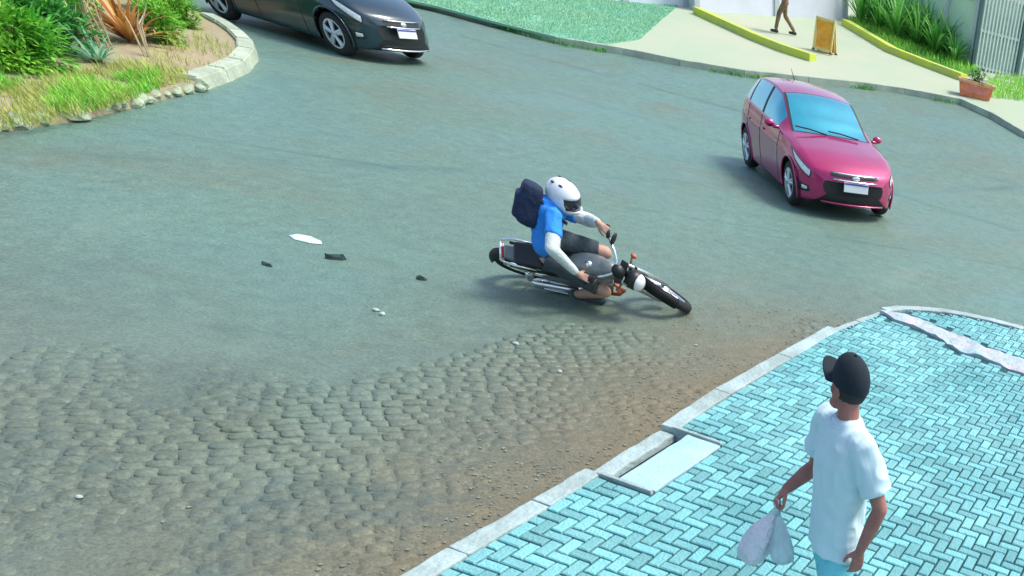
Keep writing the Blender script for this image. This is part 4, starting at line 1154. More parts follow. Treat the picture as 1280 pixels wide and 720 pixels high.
for s_ in (1, -1):
    an_ = Vector((-.06+.14*s_, s_*.10, .085)); bm = bmesh.new(); rcone(bm, an_+Vector((-.04, 0, -.07)), .042, an_+Vector((.14, 0, -.07)), .040, 14, .3, (0, 0, 1))
    for t_ in (-1, 1): tube(bm, [an_+Vector((.06, t_*.042, -.066)), an_+Vector((.075, t_*.02, -.025)), an_+Vector((.10, 0, -.022))], .008, 6)
    obj('sandal', bm, m_sand, body, True)
# hair fringe under the cap and the cap itself
bm = bmesh.new(); q = bmesh.ops.create_icosphere(bm, subdivisions=4, radius=.098)
for v in q['verts']: v.co = Vector((v.co.x*1.02-.010, v.co.y*.84, v.co.z*1.0+.022))
bmesh.ops.delete(bm, geom=[v for v in bm.verts if v.co.z < -.045 or (v.co.x > .02 and v.co.z < .03)], context='VERTS')
for v in bm.verts: v.co = Hm @ v.co
obj('hair', bm, m_hair, body, True)
m_cap = mat('black_cap_cloth', (0.006, 0.016, 0.026), 0.9, 0.2, 20, 0.08, 200)
bm = bmesh.new(); q = bmesh.ops.create_uvsphere(bm, u_segments=36, v_segments=20, radius=.108)
for v in q['verts']:
    a = math.atan2(v.co.y, v.co.x); crease = 1-.012*abs(math.cos(3*a))
    v.co = Vector((v.co.x*.98*crease-.008, v.co.y*.82*crease, v.co.z*1.06+.030))
    if v.co.z > .09 and v.co.x > 0: v.co.z += .012*v.co.x/.1
bmesh.ops.delete(bm, geom=[v for v in bm.verts if v.co.z < .008-.006*(v.co.x < 0)], context='VERTS')
Hc = Hm @ Matrix.Translation((0, 0, .004)) @ Matrix.Rotation(R(-4), 4, 'Y')
for v in bm.verts: v.co = Hc @ v.co
capo = obj('cap', bm, m_cap, body, True)
bm = bmesh.new(); gr = {}
for i in range(15):
    for j in range(9):
        u = -1+2*i/14; t = j/8; ang = u*R(62)
        r0 = Vector((.097*math.cos(ang)-.008, .084*math.sin(ang), 0)); out = Vector((.088*(math.cos(ang)**1.1)+.004, .012*math.sin(ang), 0))
        p = r0+out*t; p.z = .016-0.040*(u*u)*(t**.8)+.030*t
        gr[i, j, 0] = bm.verts.new(Hc @ p); gr[i, j, 1] = bm.verts.new(Hc @ (p-Vector((0, 0, .006))))
for i in range(14):
    for j in range(8):
        bm.faces.new([gr[a, b, 0] for a, b in ((i, j), (i+1, j), (i+1, j+1), (i, j+1))]); bm.faces.new([gr[a, b, 1] for a, b in ((i, j), (i, j+1), (i+1, j+1), (i+1, j))])
    bm.faces.new((gr[i, 8, 0], gr[i+1, 8, 0], gr[i+1, 8, 1], gr[i, 8, 1]))
for j in range(8):
    for i in (0, 14): bm.faces.new((gr[i, j, 0], gr[i, j+1, 0], gr[i, j+1, 1], gr[i, j, 1]))
obj('brim', bm, m_cap, capo, True)
bm = bmesh.new(); ball(bm, Hc @ Vector((-.008, 0, .146)), .009, (1, 1, .6), None, 2); obj('button', bm, m_cap, capo, True)
# plastic bags hanging from the hand
Mw = Matrix.Translation(MB) @ Matrix.Rotation(MYAW, 4, 'Z') @ Matrix.Diagonal((*MSC, 1))
GR = Mw @ (wrR+dR.normalized()*0.095+Vector((-.015, .012, -.035)))
def bag(name, off, rad, m, label, seed, stretch=1.0):
    o = empty(name, GR, 0, label, 'plastic bag')
    end = Vector(off); d = end.normalized(); L_ = end.length; bm = bmesh.new()
    u, v = frame_for(d); n = 40; rings = []
    for k in range(15):
        t = k/14; prof = .012+rad*(max(0, t-.12)/.88)**.75*(1 if t < .72 else max(.05, math.sqrt(max(0, 1-((t-.72)/.28)**2))))
        c = d*(L_*1.15*t); ring = []
        for j in range(n):
            a = 2*math.pi*j/n
            f = 1+.13*math.sin(a*9+seed)*(1-t)+.26*noise.noise(Vector((math.cos(a)*1.8, math.sin(a)*1.8, t*3.5+seed)))+.13*noise.noise(Vector((math.cos(a)*5, math.sin(a)*5, t*9+seed)))
            ring.append(bm.verts.new(c+(u*math.cos(a)*stretch+v*math.sin(a))*prof*f))
        rings.append(ring)
    for a_, b_ in zip(rings, rings[1:]):
        for k in range(n): bm.faces.new((a_[k], a_[(k+1) % n], b_[(k+1) % n], b_[k]))
    bm.faces.new(rings[0][::-1]); bm.faces.new(rings[-1]); obj('bag_body', bm, m, o, True)
    for s_ in (-1, 1):
        bm = bmesh.new(); tube(bm, [d*.03+u*.012*s_, Vector((0, 0, .012))+u*.02*s_, Vector((0, 0, .055))+u*.012*s_, Vector((0, 0, .062))-u*.004*s_], [.008, .009, .009, .006], 7); obj('handle', bm, m, o, True)
    return o
m_bag = mat('white_plastic', (0.66, 0.66, 0.74), 0.34, 0.08, 8, 1.0, 34)
m_bag2 = mat('thin_plastic', (0.55, 0.70, 0.74), 0.32, 0.15, 8, 0.6, 22, trans=0.3)
m_bag2.node_tree.nodes['Principled BSDF'].inputs['IOR'].default_value = 1.2
bag('plastic_bag', (-.135, -.02, -.29), .080, m_bag, 'full white plastic bag hanging lowest from the man\'s hand', 1.0)
bag('thin_plastic_bag', (.035, -.03, -.25), .060, m_bag2, 'thin bluish plastic bag hanging beside the full white one', 4.0, .8)

# ================================================================== MOTORCYCLE
BX, BY, BYAW, LEAN = -4.90, 7.60, 0.248, R(60)
BM_ = Matrix.Translation((BX, BY, 0.012)) @ Matrix.Rotation(BYAW, 4, 'Z') @ Matrix.Rotation(LEAN, 4, 'X')
HEADP = Vector((.40, 0, .86)); SAX = Vector((-.42, 0, .90)).normalized(); STEER = R(-28)
SM = Matrix.Translation(HEADP) @ Matrix.Rotation(STEER, 4, SAX) @ Matrix.Translation(-HEADP)
moto = empty('motorcycle', (0, 0, 0), 0, 'fallen motorcycle leaning on its side in the road under its rider', 'motorcycle')
moto.matrix_world = BM_
m_tyre = mat('moto_tyre', (0.012, 0.016, 0.016), 0.85, 0.3, 30, 0.4, 60)
m_black = mat('moto_black', (0.010, 0.014, 0.016), 0.45, 0.2, 8); m_met = mat('moto_metal', (0.45, 0.50, 0.50), 0.35, 0.2, 12, metal=0.8)
m_chr = mat('moto_chrome', (0.80, 0.84, 0.84), 0.18, 0.1, 6, metal=0.9); m_tank = mat('moto_white_paint', (0.13, 0.16, 0.16), 0.3, 0.1, 4, coat=0.8)
m_eng = mat('moto_engine', (0.10, 0.085, 0.075), 0.55, 0.3, 18, metal=0.4); m_orr = mat('moto_orange', (0.42, 0.13, 0.06), 0.45, 0.2, 6)
def mobj(nm, bm, m, parent=None, smooth=True, steer=False):
    if steer:
        for v in bm.verts: v.co = SM @ v.co
    return obj(nm, bm, m, parent or moto, smooth)
def moto_wheel(c, steer):
    c = Vector(c); bm = bmesh.new(); tube(bm, [c+Vector((0, -.06, 0)), c+Vector((0, .06, 0))], .05, 16)
    tube(bm, [c+Vector((0, -.035, 0)), c+Vector((0, .035, 0))], .075, 20)
    hub = mobj('wheel', bm, m_met, None, True, steer)
    bm = bmesh.new(); n, k2 = 44, 12; rings = []
    for i in range(n):
        a = 2*math.pi*i/n; cc = c+Vector((math.cos(a), 0, math.sin(a)))*.262; rad = Vector((math.cos(a), 0, math.sin(a)))
        rings.append([bm.verts.new(cc+rad*math.cos(2*math.pi*k/k2)*.042+Vector((0, 1, 0))*math.sin(2*math.pi*k/k2)*.048) for k in range(k2)])
    for i in range(n):
        for k in range(k2): bm.faces.new((rings[i][k], rings[i][(k+1) % k2], rings[(i+1) % n][(k+1) % k2], rings[(i+1) % n][k]))
    mobj('tyre', bm, m_tyre, hub, True, steer)
    bm = bmesh.new(); n = 44
    prof = [(.226, -.03), (.214, -.028), (.208, 0), (.214, .028), (.226, .03)]
    rings = [[bm.verts.new(c+Vector((math.cos(2*math.pi*k/n)*r_, y_, math.sin(2*math.pi*k/n)*r_))) for k in range(n)] for r_, y_ in prof]
    for a_, b_ in zip(rings, rings[1:]):
        for k in range(n): bm.faces.new((a_[k], a_[(k+1) % n], b_[(k+1) % n], b_[k]))
    mobj('rim', bm, m_chr, hub, True, steer)
    bm = bmesh.new()
    for k in range(18):
        a = 2*math.pi*k/18; a2 = a+(.35 if k % 2 else -.35); s_ = .03 if k % 2 else -.03
        tube(bm, [c+Vector((math.cos(a2)*.07, s_, math.sin(a2)*.07)), c+Vector((math.cos(a)*.21, s_*.2, math.sin(a)*.21))], .0035, 4)
    tag(mobj('spokes', bm, m_chr, hub, False, steer), kind='stuff')
RW = Vector((-.64, 0, .305)); FW = Vector((.66, 0, .305))
moto_wheel(RW, False); moto_wheel(FW, True)
for s_ in (1, -1):
    bm = bmesh.new(); tube(bm, [FW+Vector((0, s_*.085, 0)), FW+Vector((-.13, s_*.085, .30)), HEADP+Vector((.035, s_*.085, .06))], [.024, .024, .018], 10); mobj('fork_leg', bm, m_met, None, True, True)
    bm = bmesh.new(); tube(bm, [RW+Vector((0, s_*.10, 0)), (-.30, s_*.10, .34), (-.10, s_*.08, .36)], .022, 8); mobj('swing_arm', bm, m_black)
    bm = bmesh.new()
    tube(bm, [RW+Vector((.02, s_*.125, .04)), (-.50, s_*.125, .66)], .014, 8)
    for k in range(9):
        t = .2+.08*k; p = (RW+Vector((.02, s_*.125, .04))).lerp(Vector((-.50, s_*.125, .66)), t)
        d_ = (Vector((-.50, 0, .66))-Vector((-.62, 0, .345))).normalized(); tube(bm, [p-d_*.006, p+d_*.006], .034, 10)
    mobj('shock_absorber', bm, m_chr)
    bm = bmesh.new(); tube(bm, [(-.12, s_*.06, .30), (-.10, s_*.12, .31), (-.10, s_*.17, .33)], [.014, .014, .02], 8); mobj('foot_peg', bm, m_black)
    bm = bmesh.new(); tube(bm, [(-.12, s_*.10, .36), (-.35, s_*.10, .62), (-.66, s_*.10, .68)], .014, 8); mobj('frame_tube', bm, m_black)
    bm = bmesh.new()
    for v in box(bm, (-.24, s_*.135, .575), (.30, .03, .22), None, .02):
        if v.co.z > .6 and v.co.x < -.25: v.co.z -= .04
    mobj('side_cover', bm, m_tank)
    bm = bmesh.new(); tube(bm, [(.25, s_*.17, .91), (.28, s_*.20, .98), (.31, s_*.22, 1.03)], .007, 6); q = bmesh.ops.create_icosphere(bm, subdivisions=2, radius=.06)
    for v in q['verts']: v.co = Vector((v.co.x*.25, v.co.y*1.05, v.co.z*.7))+Vector((.315, s_*.23, 1.05))
    mobj('mirror', bm, m_black, None, True, True)
    bm = bmesh.new(); tube(bm, [(.44, s_*.10, .80), (.43, s_*.17, .80)], .010, 6); ball(bm, (.44, s_*.18, .80), .026, (1.2, .9, .9), None, 2); mobj('indicator', bm, m_orr, None, True, True)
    bm = bmesh.new(); tube(bm, [(.22, s_*.19, .90), (.17, s_*.29, .88)], .019, 10); mobj('grip', bm, m_black, None, True, True)
bm = bmesh.new(); tube(bm, [(.225, -.20, .90), (.31, -.13, .915), (.37, -.06, .92), (.37, .06, .92), (.31, .13, .915), (.225, .20, .90)], .012, 8); mobj('handlebar', bm, m_chr, None, True, True)
bm = bmesh.new(); tube(bm, [HEADP+Vector((-.02, 0, .08)), HEADP+Vector((.09, 0, -.14))], .034, 12); box(bm, HEADP+Vector((.035, 0, .055)), (.06, .21, .03)); box(bm, HEADP+Vector((.075, 0, -.07)), (.06, .21, .03)); mobj('steering_head', bm, m_black, None, False, True)
bm = bmesh.new(); ball(bm, (.54, 0, .84), .095, (.9, 1, 1)); mobj('headlight', bm, m_black, None, True, True)
bm = bmesh.new(); ball(bm, (.575, 0, .84), .085, (.75, 1, 1)); mobj('headlight_lens', bm, mat('lens', (0.7, 0.75, 0.75), 0.1, 0.05, 4, coat=1), None, True, True)
bm = bmesh.new(); tube(bm, [(.42, 0, .965), (.44, 0, 1.01)], [.055, .06], 14); mobj('speedometer', bm, m_black, None, True, True)
def mudguard(c, a0, a1, rad, wd, m, nm, steer):
    bm = bmesh.new(); n = 18; rr = []
    for i in range(n+1):
        a = R(a0+(a1-a0)*i/n); row = []
        for k in range(7):
            u = -1+2*k/6; r_ = rad-.028*u*u; row.append(bm.verts.new(Vector(c)+Vector((math.cos(a)*r_, u*wd, math.sin(a)*r_))))
        rr.append(row)
    for i in range(n):
        for k in range(6): bm.faces.new((rr[i][k], rr[i][k+1], rr[i+1][k+1], rr[i+1][k]))
    q = bmesh.ops.solidify(bm, geom=bm.faces[:], thickness=.006); mobj(nm, bm, m, None, True, steer)
mudguard(FW, 45, 150, .340, .055, m_black, 'front_mudguard', True)
mudguard(RW, 62, 165, .345, .060, m_black, 'rear_mudguard', False)
bm = bmesh.new()
for c, r_, sc in (((.12, 0, .76), .16, (1.45, .78, .74)), ((-.06, 0, .72), .11, (1.3, .8, .7)), ((.26, 0, .79), .11, (1.1, .85, .75))): ball(bm, c, r_, sc)
o = link_mesh('fuel_tank', remesh(bm, .009, 8), m_tank, moto)
bm = bmesh.new(); tube(bm, [(.12, 0, .87), (.12, 0, .888)], .032, 12); obj('tank_cap', bm, m_chr, o, True)
bm = bmesh.new()
for c, s_ in (((-.20, 0, .725), (.32, .25, .09)), ((-.46, 0, .745), (.26, .20, .09))): box(bm, c, s_, None, .03)
link_mesh('seat', remesh(bm, .009, 8), m_black, moto)
bm = bmesh.new()
for v in box(bm, (-.56, 0, .68), (.26, .17, .08), None, .025):
    if v.co.x < -.6: v.co.z += .03; v.co.y *= .7
mobj('tail_cowl', bm, m_tank)
bm = bmesh.new(); box(bm, (-.70, 0, .70), (.04, .10, .05), None, .01); mobj('tail_light', bm, mat('moto_tail_red', (.4, .02, .02), .3, .1))
bm = bmesh.new(); box(bm, (-.74, 0, .62), (.01, .17, .10), Matrix.Rotation(R(18), 3, 'Y'), .003); mobj('number_plate', bm, MATS['plate_white'])
bm = bmesh.new()
for s_ in (1, -1): tube(bm, [(-.40, s_*.11, .73), (-.58, s_*.115, .775), (-.70, s_*.09, .775)], .011, 8)
tube(bm, [(-.70, -.09, .775), (-.70, .09, .775)], .011, 8); mobj('grab_rail', bm, m_chr)
bm = bmesh.new(); tube(bm, [(.36, 0, .80), (.20, 0, .66), (.24, 0, .38), (.10, 0, .24), (-.14, 0, .26)], .02, 8); mobj('down_tube', bm, m_black)
bm = bmesh.new(); box(bm, (.02, 0, .36), (.30, .24, .20), None, .05); tube(bm, [(.02, -.15, .36), (.02, .15, .36)], .095, 18)
mobj('engine', bm, m_eng)
bm = bmesh.new()
for k in range(6): box(bm, (.13+.014*k, 0, .47+.022*k), (.15, .17, .010), Matrix.Rotation(R(-32), 3, 'Y'))
box(bm, (.17, 0, .53), (.10, .11, .16), Matrix.Rotation(R(32), 3, 'Y'), .01); mobj('cylinder_fins', bm, m_met, None, False)
bm = bmesh.new(); pth = [(.24, -.06, .50), (.30, -.08, .40), (.22, -.10, .29), (-.05, -.12, .28), (-.17, -.135, .285)]; tube(bm, pth, .019, 10); mobj('exhaust_pipe', bm, m_orr)
bm = bmesh.new(); tube(bm, [(-.16, -.135, .285), (-.20, -.138, .295), (-.54, -.155, .375), (-.58, -.155, .385)], [.022, .044, .048, .03], 14); mf = mobj('muffler', bm, m_chr)
bm = bmesh.new()
for v in box(bm, (-.37, -.196, .337), (.22, .012, .055), Matrix.Rotation(R(10.5), 3, 'Y'), .005): pass
mobj('heat_shield', bm, m_chr, mf)
bm = bmesh.new(); box(bm, (-.34, .115, .33), (.54, .04, .07), None, .02); mobj('chain_guard', bm, m_black)

# ---------------------------------------------------------------- rider
def BW_(v): return BM_ @ Vector(v)
fh = Vector((math.cos(BYAW), math.sin(BYAW), 0)); lh = Vector((-math.sin(BYAW), math.cos(BYAW), 0)); up = Vector((0, 0, 1))
bup = (BM_.to_3x3() @ Vector((0, 0, 1))).normalized(); blf = (BM_.to_3x3() @ Vector((0, 1, 0))).normalized()
pel = BW_((-.27, .09, .835))
def rel(f, l, u): return pel+fh*f+lh*l+up*u
waist = rel(.01, .02, .145); chest = rel(.07, .05, .28); neckb = rel(.13, .07, .35); headc = rel(.205, .09, .42)
tdir = (neckb-pel).normalized(); slat = (lh*.8+up*.45+blf*.2); slat = (slat-tdir*slat.dot(tdir)).normalized()
gripL = BM_ @ (SM @ Vector((.195, .24, .89))); gripR = BM_ @ (SM @ Vector((.195, -.24, .89)))
def barm(s_):
    sh_ = neckb-tdir*.06+slat*(.185*s_); g_ = gripL if s_ > 0 else gripR
    bd = (BM_.to_3x3() @ (SM.to_3x3() @ Vector((-.78, .12*s_, .18)))).normalized(); wr_ = g_+bd*.085+bup*.03
    mid = (sh_+wr_)/2; d_ = (wr_-sh_).length; L_ = .31; off = math.sqrt(max(L_*L_-(d_/2)**2, .0004))
    od = (slat*s_*.6-bup*.4-fh*.2); ax = (wr_-sh_).normalized(); od = (od-ax*od.dot(ax)).normalized()
    return sh_, mid+od*off, wr_, g_
AL, AR = barm(1), barm(-1)
def bleg(s_):
    hip = pel+blf*(.09*s_)-bup*.02; knee = BW_((.20, .18 if s_ > 0 else -.17, .66)); ank = BW_((-.13, s_*.205, .45)); toe = BW_((.06, s_*.215, .42)); return hip, knee, ank, toe
LL_, LR_ = bleg(1), bleg(-1)
ORG = Vector((pel.x, pel.y, 0.0))
def loc(v): return Vector(v)-ORG
Hr = Matrix.Translation(loc(headc)) @ Matrix.Rotation(BYAW-.25, 4, 'Z') @ Matrix.Rotation(R(14), 4, 'Y') @ Matrix.Rotation(R(14), 4, 'X')
bm = bmesh.new(); head_shape(bm, Hr)
rcone(bm, loc(neckb)-tdir*.05, .06, loc(headc)-up*.05, .055)
def torso(bm, gr):
    rcone(bm, loc(pel)+up*.02, .125+gr, loc(waist), .118+gr, 18, .82, tdir.cross(slat)); rcone(bm, loc(waist), .118+gr, loc(chest), .135+gr, 18, .82, tdir.cross(slat))
    rcone(bm, loc(chest), .130+gr, loc(neckb)-tdir*.06, .085+gr, 18, .85, tdir.cross(slat))
    rcone(bm, loc(neckb)-tdir*.07-slat*.14, .058+gr, loc(neckb)-tdir*.07+slat*.14, .058+gr)
torso(bm, -.03)
for (sh_, el_, wr_, g_), s_ in ((AL, 1), (AR, -1)):
    rcone(bm, loc(sh_), .052, loc(el_), .041); rcone(bm, loc(el_), .041, loc(wr_), .028)
    hand(bm, loc(wr_), loc(g_)-loc(wr_)+bup*.012, -bup, -blf*s_, (45, 70, 45), 1.0)
for (hip, knee, ank, toe), s_ in ((LL_, 1), (LR_, -1)):
    rcone(bm, loc(hip), .072, loc(knee), .058); c_ = loc(knee)*.62+loc(ank)*.38; rcone(bm, loc(knee), .058, c_, .054); rcone(bm, c_, .054, loc(ank), .038)
    rcone(bm, loc(ank), .036, loc(toe), .030)
m_skin2 = mat('skin_tan', (0.46, 0.27, 0.20), 0.6, 0.12, 12, 0.1, 100)
rider = link_mesh('person', remesh(bm, .0065, 5), m_skin2); rider.location = ORG
tag(rider, 'rider in blue shirt and white helmet crouching over the fallen motorcycle', 'person')
face_bits(rider, Hr, m_eye, m_iris)
m_blue = mat('blue_shirt', (0.02, 0.24, 0.72), 0.85, 0.15, 6, 0.3, 60); m_navy = mat('navy_cloth', (0.005, 0.018, 0.055), 0.85, 0.25, 10, 0.3, 60)
bm = bmesh.new(); torso(bm, .014)
for sh_, el_, wr_, g_ in (AL, AR): tube(bm, [loc(sh_)*.7+(loc(neckb)-tdir*.07)*.3, loc(sh_), loc(sh_)*.4+loc(el_)*.6], [.068, .068, .068], 16)
link_mesh('shirt', remesh(bm, .008, 4, .5, .014, 8, 1), m_blue, rider)
m_slv = mat('pale_sleeve', (0.52, 0.60, 0.60), 0.85, 0.1, 8, 0.3, 60)
for sh_, el_, wr_, g_ in (AL, AR):
    bm = bmesh.new(); rcone(bm, loc(sh_)*.5+loc(el_)*.5, .062, loc(el_), .058, 18); rcone(bm, loc(el_), .058, loc(el_)*.15+loc(wr_)*.85, .040, 18)
    link_mesh('sleeve', remesh(bm, .007, 4, .5, .004, 12, 2), m_slv, rider)
m_trou = mat('grey_shorts', (0.045, 0.065, 0.075), 0.9, 0.2, 8, 0.3, 60)
bm = bmesh.new(); rcone(bm, loc(pel)-bup*.02, .135, loc(pel)+tdir*.09, .140, 16, .85, tdir.cross(slat))
for hip, knee, ank, toe in (LL_, LR_): tube(bm, [loc(hip), loc(hip)*.5+loc(knee)*.5, loc(hip)*.12+loc(knee)*.88], [.104, .090, .080], 18)
link_mesh('shorts', remesh(bm, .008, 5, .5, .005, 10, 4), m_trou, rider)
for hip, knee, ank, toe in (LL_, LR_):
    bm = bmesh.new(); rcone(bm, loc(ank)-bup*.01-fh*.02, .046, loc(toe)+fh*.03, .040, 14, .85, bup); obj('shoe', bm, m_trou, rider, True)
# backpack
bpn = -(slat.cross(tdir)); bpn = bpn if bpn.z > 0 else -bpn
bc = loc(chest)*.65+loc(waist)*.35+bpn*.16+tdir*.04
bm = bmesh.new(); rotm = Matrix((tdir, slat, bpn)).transposed(); box(bm, bc, (.36, .26, .17), rotm, .06); box(bm, bc+bpn*.085-tdir*.04, (.22, .19, .06), rotm, .025)
bp = link_mesh('backpack', remesh(bm, .009, 8, .5, .008, 8, 6), m_navy); bp.location = ORG
tag(bp, 'dark navy backpack worn on the rider\'s back', 'backpack')
for s_ in (1, -1):
    bm = bmesh.new(); tube(bm, [bc+tdir*.15+slat*.09*s_-bpn*.02, loc(neckb)-tdir*.04+slat*.095*s_+bpn*.085, loc(chest)+slat*.12*s_-bpn*.145], [.016]*3, 8); obj('strap', bm, m_navy, bp, True)
# helmet
hel = empty('helmet', ORG, 0, 'white full face helmet on the motorcycle rider', 'helmet')
m_hel = mat('helmet_white', (0.66, 0.72, 0.76), 0.25, 0.06, 5, coat=0.8)
bm = bmesh.new(); q = bmesh.ops.create_uvsphere(bm, u_segments=40, v_segments=28, radius=.142)
kill = []
for v in q['verts']:
    c = v.co.copy(); 
    if c.z < -.02 and c.x > 0: c.x *= 1.12
    c = Vector((c.x*1.10, c.y*.92, c.z*1.02+.012)); v.co = c
    if c.z < -.125: kill.append(v)
    elif c.x > .085 and -.045 < c.z < .045: kill.append(v)
bmesh.ops.delete(bm, geom=kill, context='VERTS'); bmesh.ops.solidify(bm, geom=bm.faces[:], thickness=.012)
for v in bm.verts: v.co = Hr @ v.co
obj('shell', bm, m_hel, hel, True)
bm = bmesh.new(); q = bmesh.ops.create_uvsphere(bm, u_segments=40, v_segments=28, radius=.138)
kill = []
for v in q['verts']:
    v.co = Vector((v.co.x*1.10, v.co.y*.92, v.co.z*1.02+.012))
    if not (v.co.x > .06 and -.065 < v.co.z < .065): kill.append(v)
bmesh.ops.delete(bm, geom=kill, context='VERTS')
for v in bm.verts: v.co = Hr @ v.co
obj('visor', bm, mat('visor_dark', (.01, .02, .03), .08, .1, 3, coat=1), hel, True)
for c in ((.02, .06, .135), (-.055, .055, .132), (.02, -.06, .135), (-.055, -.055, .132)):
    bm = bmesh.new(); ball(bm, c, .016, (1.3, .8, .55), None, 2)
    for v in bm.verts: v.co = Hr @ v.co
    obj('vent', bm, m_black, hel, True)

# ---------------------------------------------------------------- pedestrian on the far pavement
f0, f1 = gf(967, 47), gf(994, 40)
pc = (f0+f1)/2; pz0 = hf(pc.x, pc.y); pyaw = math.atan2((f0-f1).y, (f0-f1).x)
PW = Matrix.Translation((pc.x, pc.y, pz0)) @ Matrix.Rotation(pyaw, 4, 'Z')
PYW = R(205)
bm = bmesh.new(); Hp = Matrix.Translation((.03, 0, 1.58)); head_shape(bm, Hp)
rcone(bm, (0, 0, 1.38), .06, (.02, 0, 1.52), .052); loft(bm, [((0, 0, .86), .10, .15), ((0, 0, 1.1), .10, .15), ((0, 0, 1.33), .10, .17), ((0, 0, 1.43), .06, .09)])
legs = [(Vector((0, .09, .88)), Vector((.20, .09, .50)), Vector((.30, .09, .10)), 1), (Vector((0, -.09, .88)), Vector((-.02, -.09, .47)), Vector((-.32, -.09, .14)), -1)]
for hip, kn_, an_, s_ in legs:
    rcone(bm, hip, .085, kn_, .056); rcone(bm, kn_, .056, an_, .038); rcone(bm, an_+Vector((-.03, 0, -.04)), .036, an_+Vector((.13, 0, -.06)), .03)
arms = [(Vector((0, .19, 1.38)), Vector((-.12, .23, 1.12)), Vector((-.02, .24, .90))), (Vector((0, -.19, 1.38)), Vector((.06, -.25, 1.11)), Vector((.24, -.22, .98)))]
for a, b, c in arms: rcone(bm, a, .052, b, .041); rcone(bm, b, .041, c, .028)
hand(bm, arms[0][2], (.15, 0, -1), (0, -1, 0), (1, 0, 0)); hand(bm, arms[1][2], (.7, 0, -.6), (0, 1, 0), (0, 0, 1))
ped = link_mesh('person', remesh(bm, .009, 4), m_skin); ped.location = (pc.x, pc.y, pz0); ped.rotation_euler = (0, 0, PYW)
tag(ped, 'pedestrian in mottled brown trousers striding along the far pavement by the white wall', 'person')
face_bits(ped, Hp, m_eye, m_iris)
bm = bmesh.new(); loft(bm, [((0, 0, .80), .12, .17), ((0, 0, 1.1), .115, .165), ((0, 0, 1.33), .115, .19), ((0, 0, 1.43), .07, .10)])
for a, b, c in arms: tube(bm, [a, b], [.07, .06], 12)
link_mesh('shirt', remesh(bm, .011, 4, .5, .006, 8), mat('brown_shirt', (0.26, 0.19, 0.12), .9, .15, 6), ped)
bm = bmesh.new(); loft(bm, [((0, 0, .76), .115, .165), ((0, 0, .95), .105, .15)])
for hip, kn_, an_, s_ in legs: tube(bm, [hip-Vector((0, 0, .06)), kn_, an_], [.095, .072, .055], 14)
link_mesh('trousers', remesh(bm, .011, 4, .5, .008, 9), mat('brown_trousers', (0.07, 0.055, 0.03), .9, .6, 9, c2=(.30, .19, .09)), ped)
for hip, kn_, an_, s_ in legs:
    bm = bmesh.new(); rcone(bm, an_+Vector((-.04, 0, -.05)), .045, an_+Vector((.15, 0, -.06)), .036); obj('shoe', bm, m_sand, ped, True)
bm = bmesh.new(); q = bmesh.ops.create_icosphere(bm, subdivisions=3, radius=.1)
for v in q['verts']: v.co = Vector((v.co.x-.012, v.co.y*.84, v.co.z+.03))
bmesh.ops.delete(bm, geom=[v for v in bm.verts if v.co.z < -.03 or (v.co.x > .03 and v.co.z < .05)], context='VERTS')
for v in bm.verts: v.co = Hp @ v.co
obj('hair', bm, m_hair, ped, True)

# ================================================================== DEBRIS ON THE ROAD
m_deb = mat('dark_plastic_bit', (0.02, 0.05, 0.05), .5, .2, 20); m_pebb = mat('white_pebble', (0.34, 0.42, 0.38), .8, .2, 15)
def shard(px, py, L_, W_, rz, m, name, label, cat, group=None, th=.02, seed=0):
    p = gp(px, py); bm = bmesh.new(); n = 7; lo = []; hi = []
    for k in range(n):
        a = 2*math.pi*k/n; f = 1+.3*noise.noise(Vector((k*1.7, seed, 0)))
        x, y = math.cos(a)*L_/2*f, math.sin(a)*W_/2*f
        lo.append(bm.verts.new((x, y, 0))); hi.append(bm.verts.new((x*.85, y*.8, th*(1+.5*math.sin(a*2+seed)))))
    bm.faces.new(lo[::-1]); bm.faces.new(hi)
    for k in range(n): bm.faces.new((lo[k], lo[(k+1) % n], hi[(k+1) % n], hi[k]))
    o = obj(name, bm, m); o.location = (p.x, p.y, p.z+.001); o.rotation_euler = (0, 0, rz); tag(o, label, cat, group); return o
shard(420, 324, .17, .045, R(35), m_deb, 'plastic_shard', 'long dark plastic shard lying on the road behind the motorcycle', 'debris', None, .035, 1)
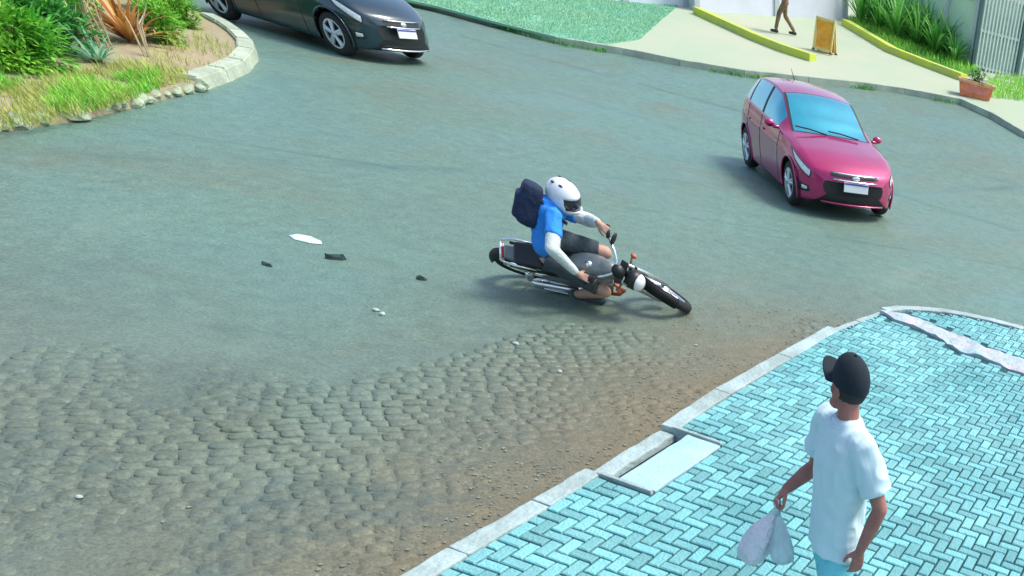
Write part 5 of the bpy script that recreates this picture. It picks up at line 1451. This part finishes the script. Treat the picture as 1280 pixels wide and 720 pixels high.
shard(334, 332, .10, .04, 0, m_deb, 'plastic_chip', 'small dark chip on the road beyond the pale plastic sheet', 'debris', None, .02, 2)
shard(383, 299, .36, .17, R(-5), mat('pale_sheet', (0.55, 0.66, 0.70), .4, .1, 6), 'plastic_sheet', 'pale flat plastic piece lying on the road', 'debris', None, .007, 3)
shard(527, 349, .10, .05, R(20), m_deb, 'plastic_chip', 'dark chip on the road close to the motorcycle rear wheel', 'debris', None, .02, 4)
dg_ = 'stones scattered on the road'
for k, (px, py) in enumerate(((645, 430), (700, 465), (870, 432), (470, 388), (478, 393), (100, 622))):
    p = gp(px, py); o = bpy.data.objects.new('stone', rock_mesh((.024, .018, .012), k+11)); o.data.materials.append(m_pebb); col.objects.link(o)
    s_ = random.uniform(.6, 1.2); o.scale = (s_, s_, s_); o.location = (p.x, p.y, p.z+.006); o.rotation_euler = (0, 0, random.uniform(0, 6)); tag(o, 'small pale loose stone lying on the asphalt', 'stone', dg_)
# gravel gathered in the gutter
V = []; F = []; base = rock_mesh((.016, .013, .010), 3); bv = [v.co.copy() for v in base.vertices]; bf = [tuple(p.vertices) for p in base.polygons]
bmg = bmesh.new(); bmesh.ops.create_icosphere(bmg, subdivisions=1, radius=.014); bv = [Vector((v.co.x, v.co.y*.8, v.co.z*.35)) for v in bmg.verts]; bf = [tuple(v.index for v in f.verts) for f in bmg.faces]; bmg.free()
for k in range(3000):
    a = random.uniform(-1.0, 6.4); c = -abs(random.gauss(0, .55))-.02
    p = KP(a, c, 0)
    if noise.noise(p*1.1) < -.05 and c < -.25: continue
    s_ = .18+.9*random.random()**3; rz = random.uniform(0, 6.28); n0 = len(V)
    for v in bv: V.append((p.x+(v.x*math.cos(rz)-v.y*math.sin(rz))*s_, p.y+(v.x*math.sin(rz)+v.y*math.cos(rz))*s_, hgt(p.x, p.y)+v.z*s_+.003))
    F += [tuple(n0+i for i in f) for f in bf]
tag(pyd('gravel', V, F, mat('gutter_gravel', (0.19, 0.21, 0.16), .9, .35, 9, coord='World')), 'loose gravel and grit gathered along the near kerb', 'gravel', kind='stuff')
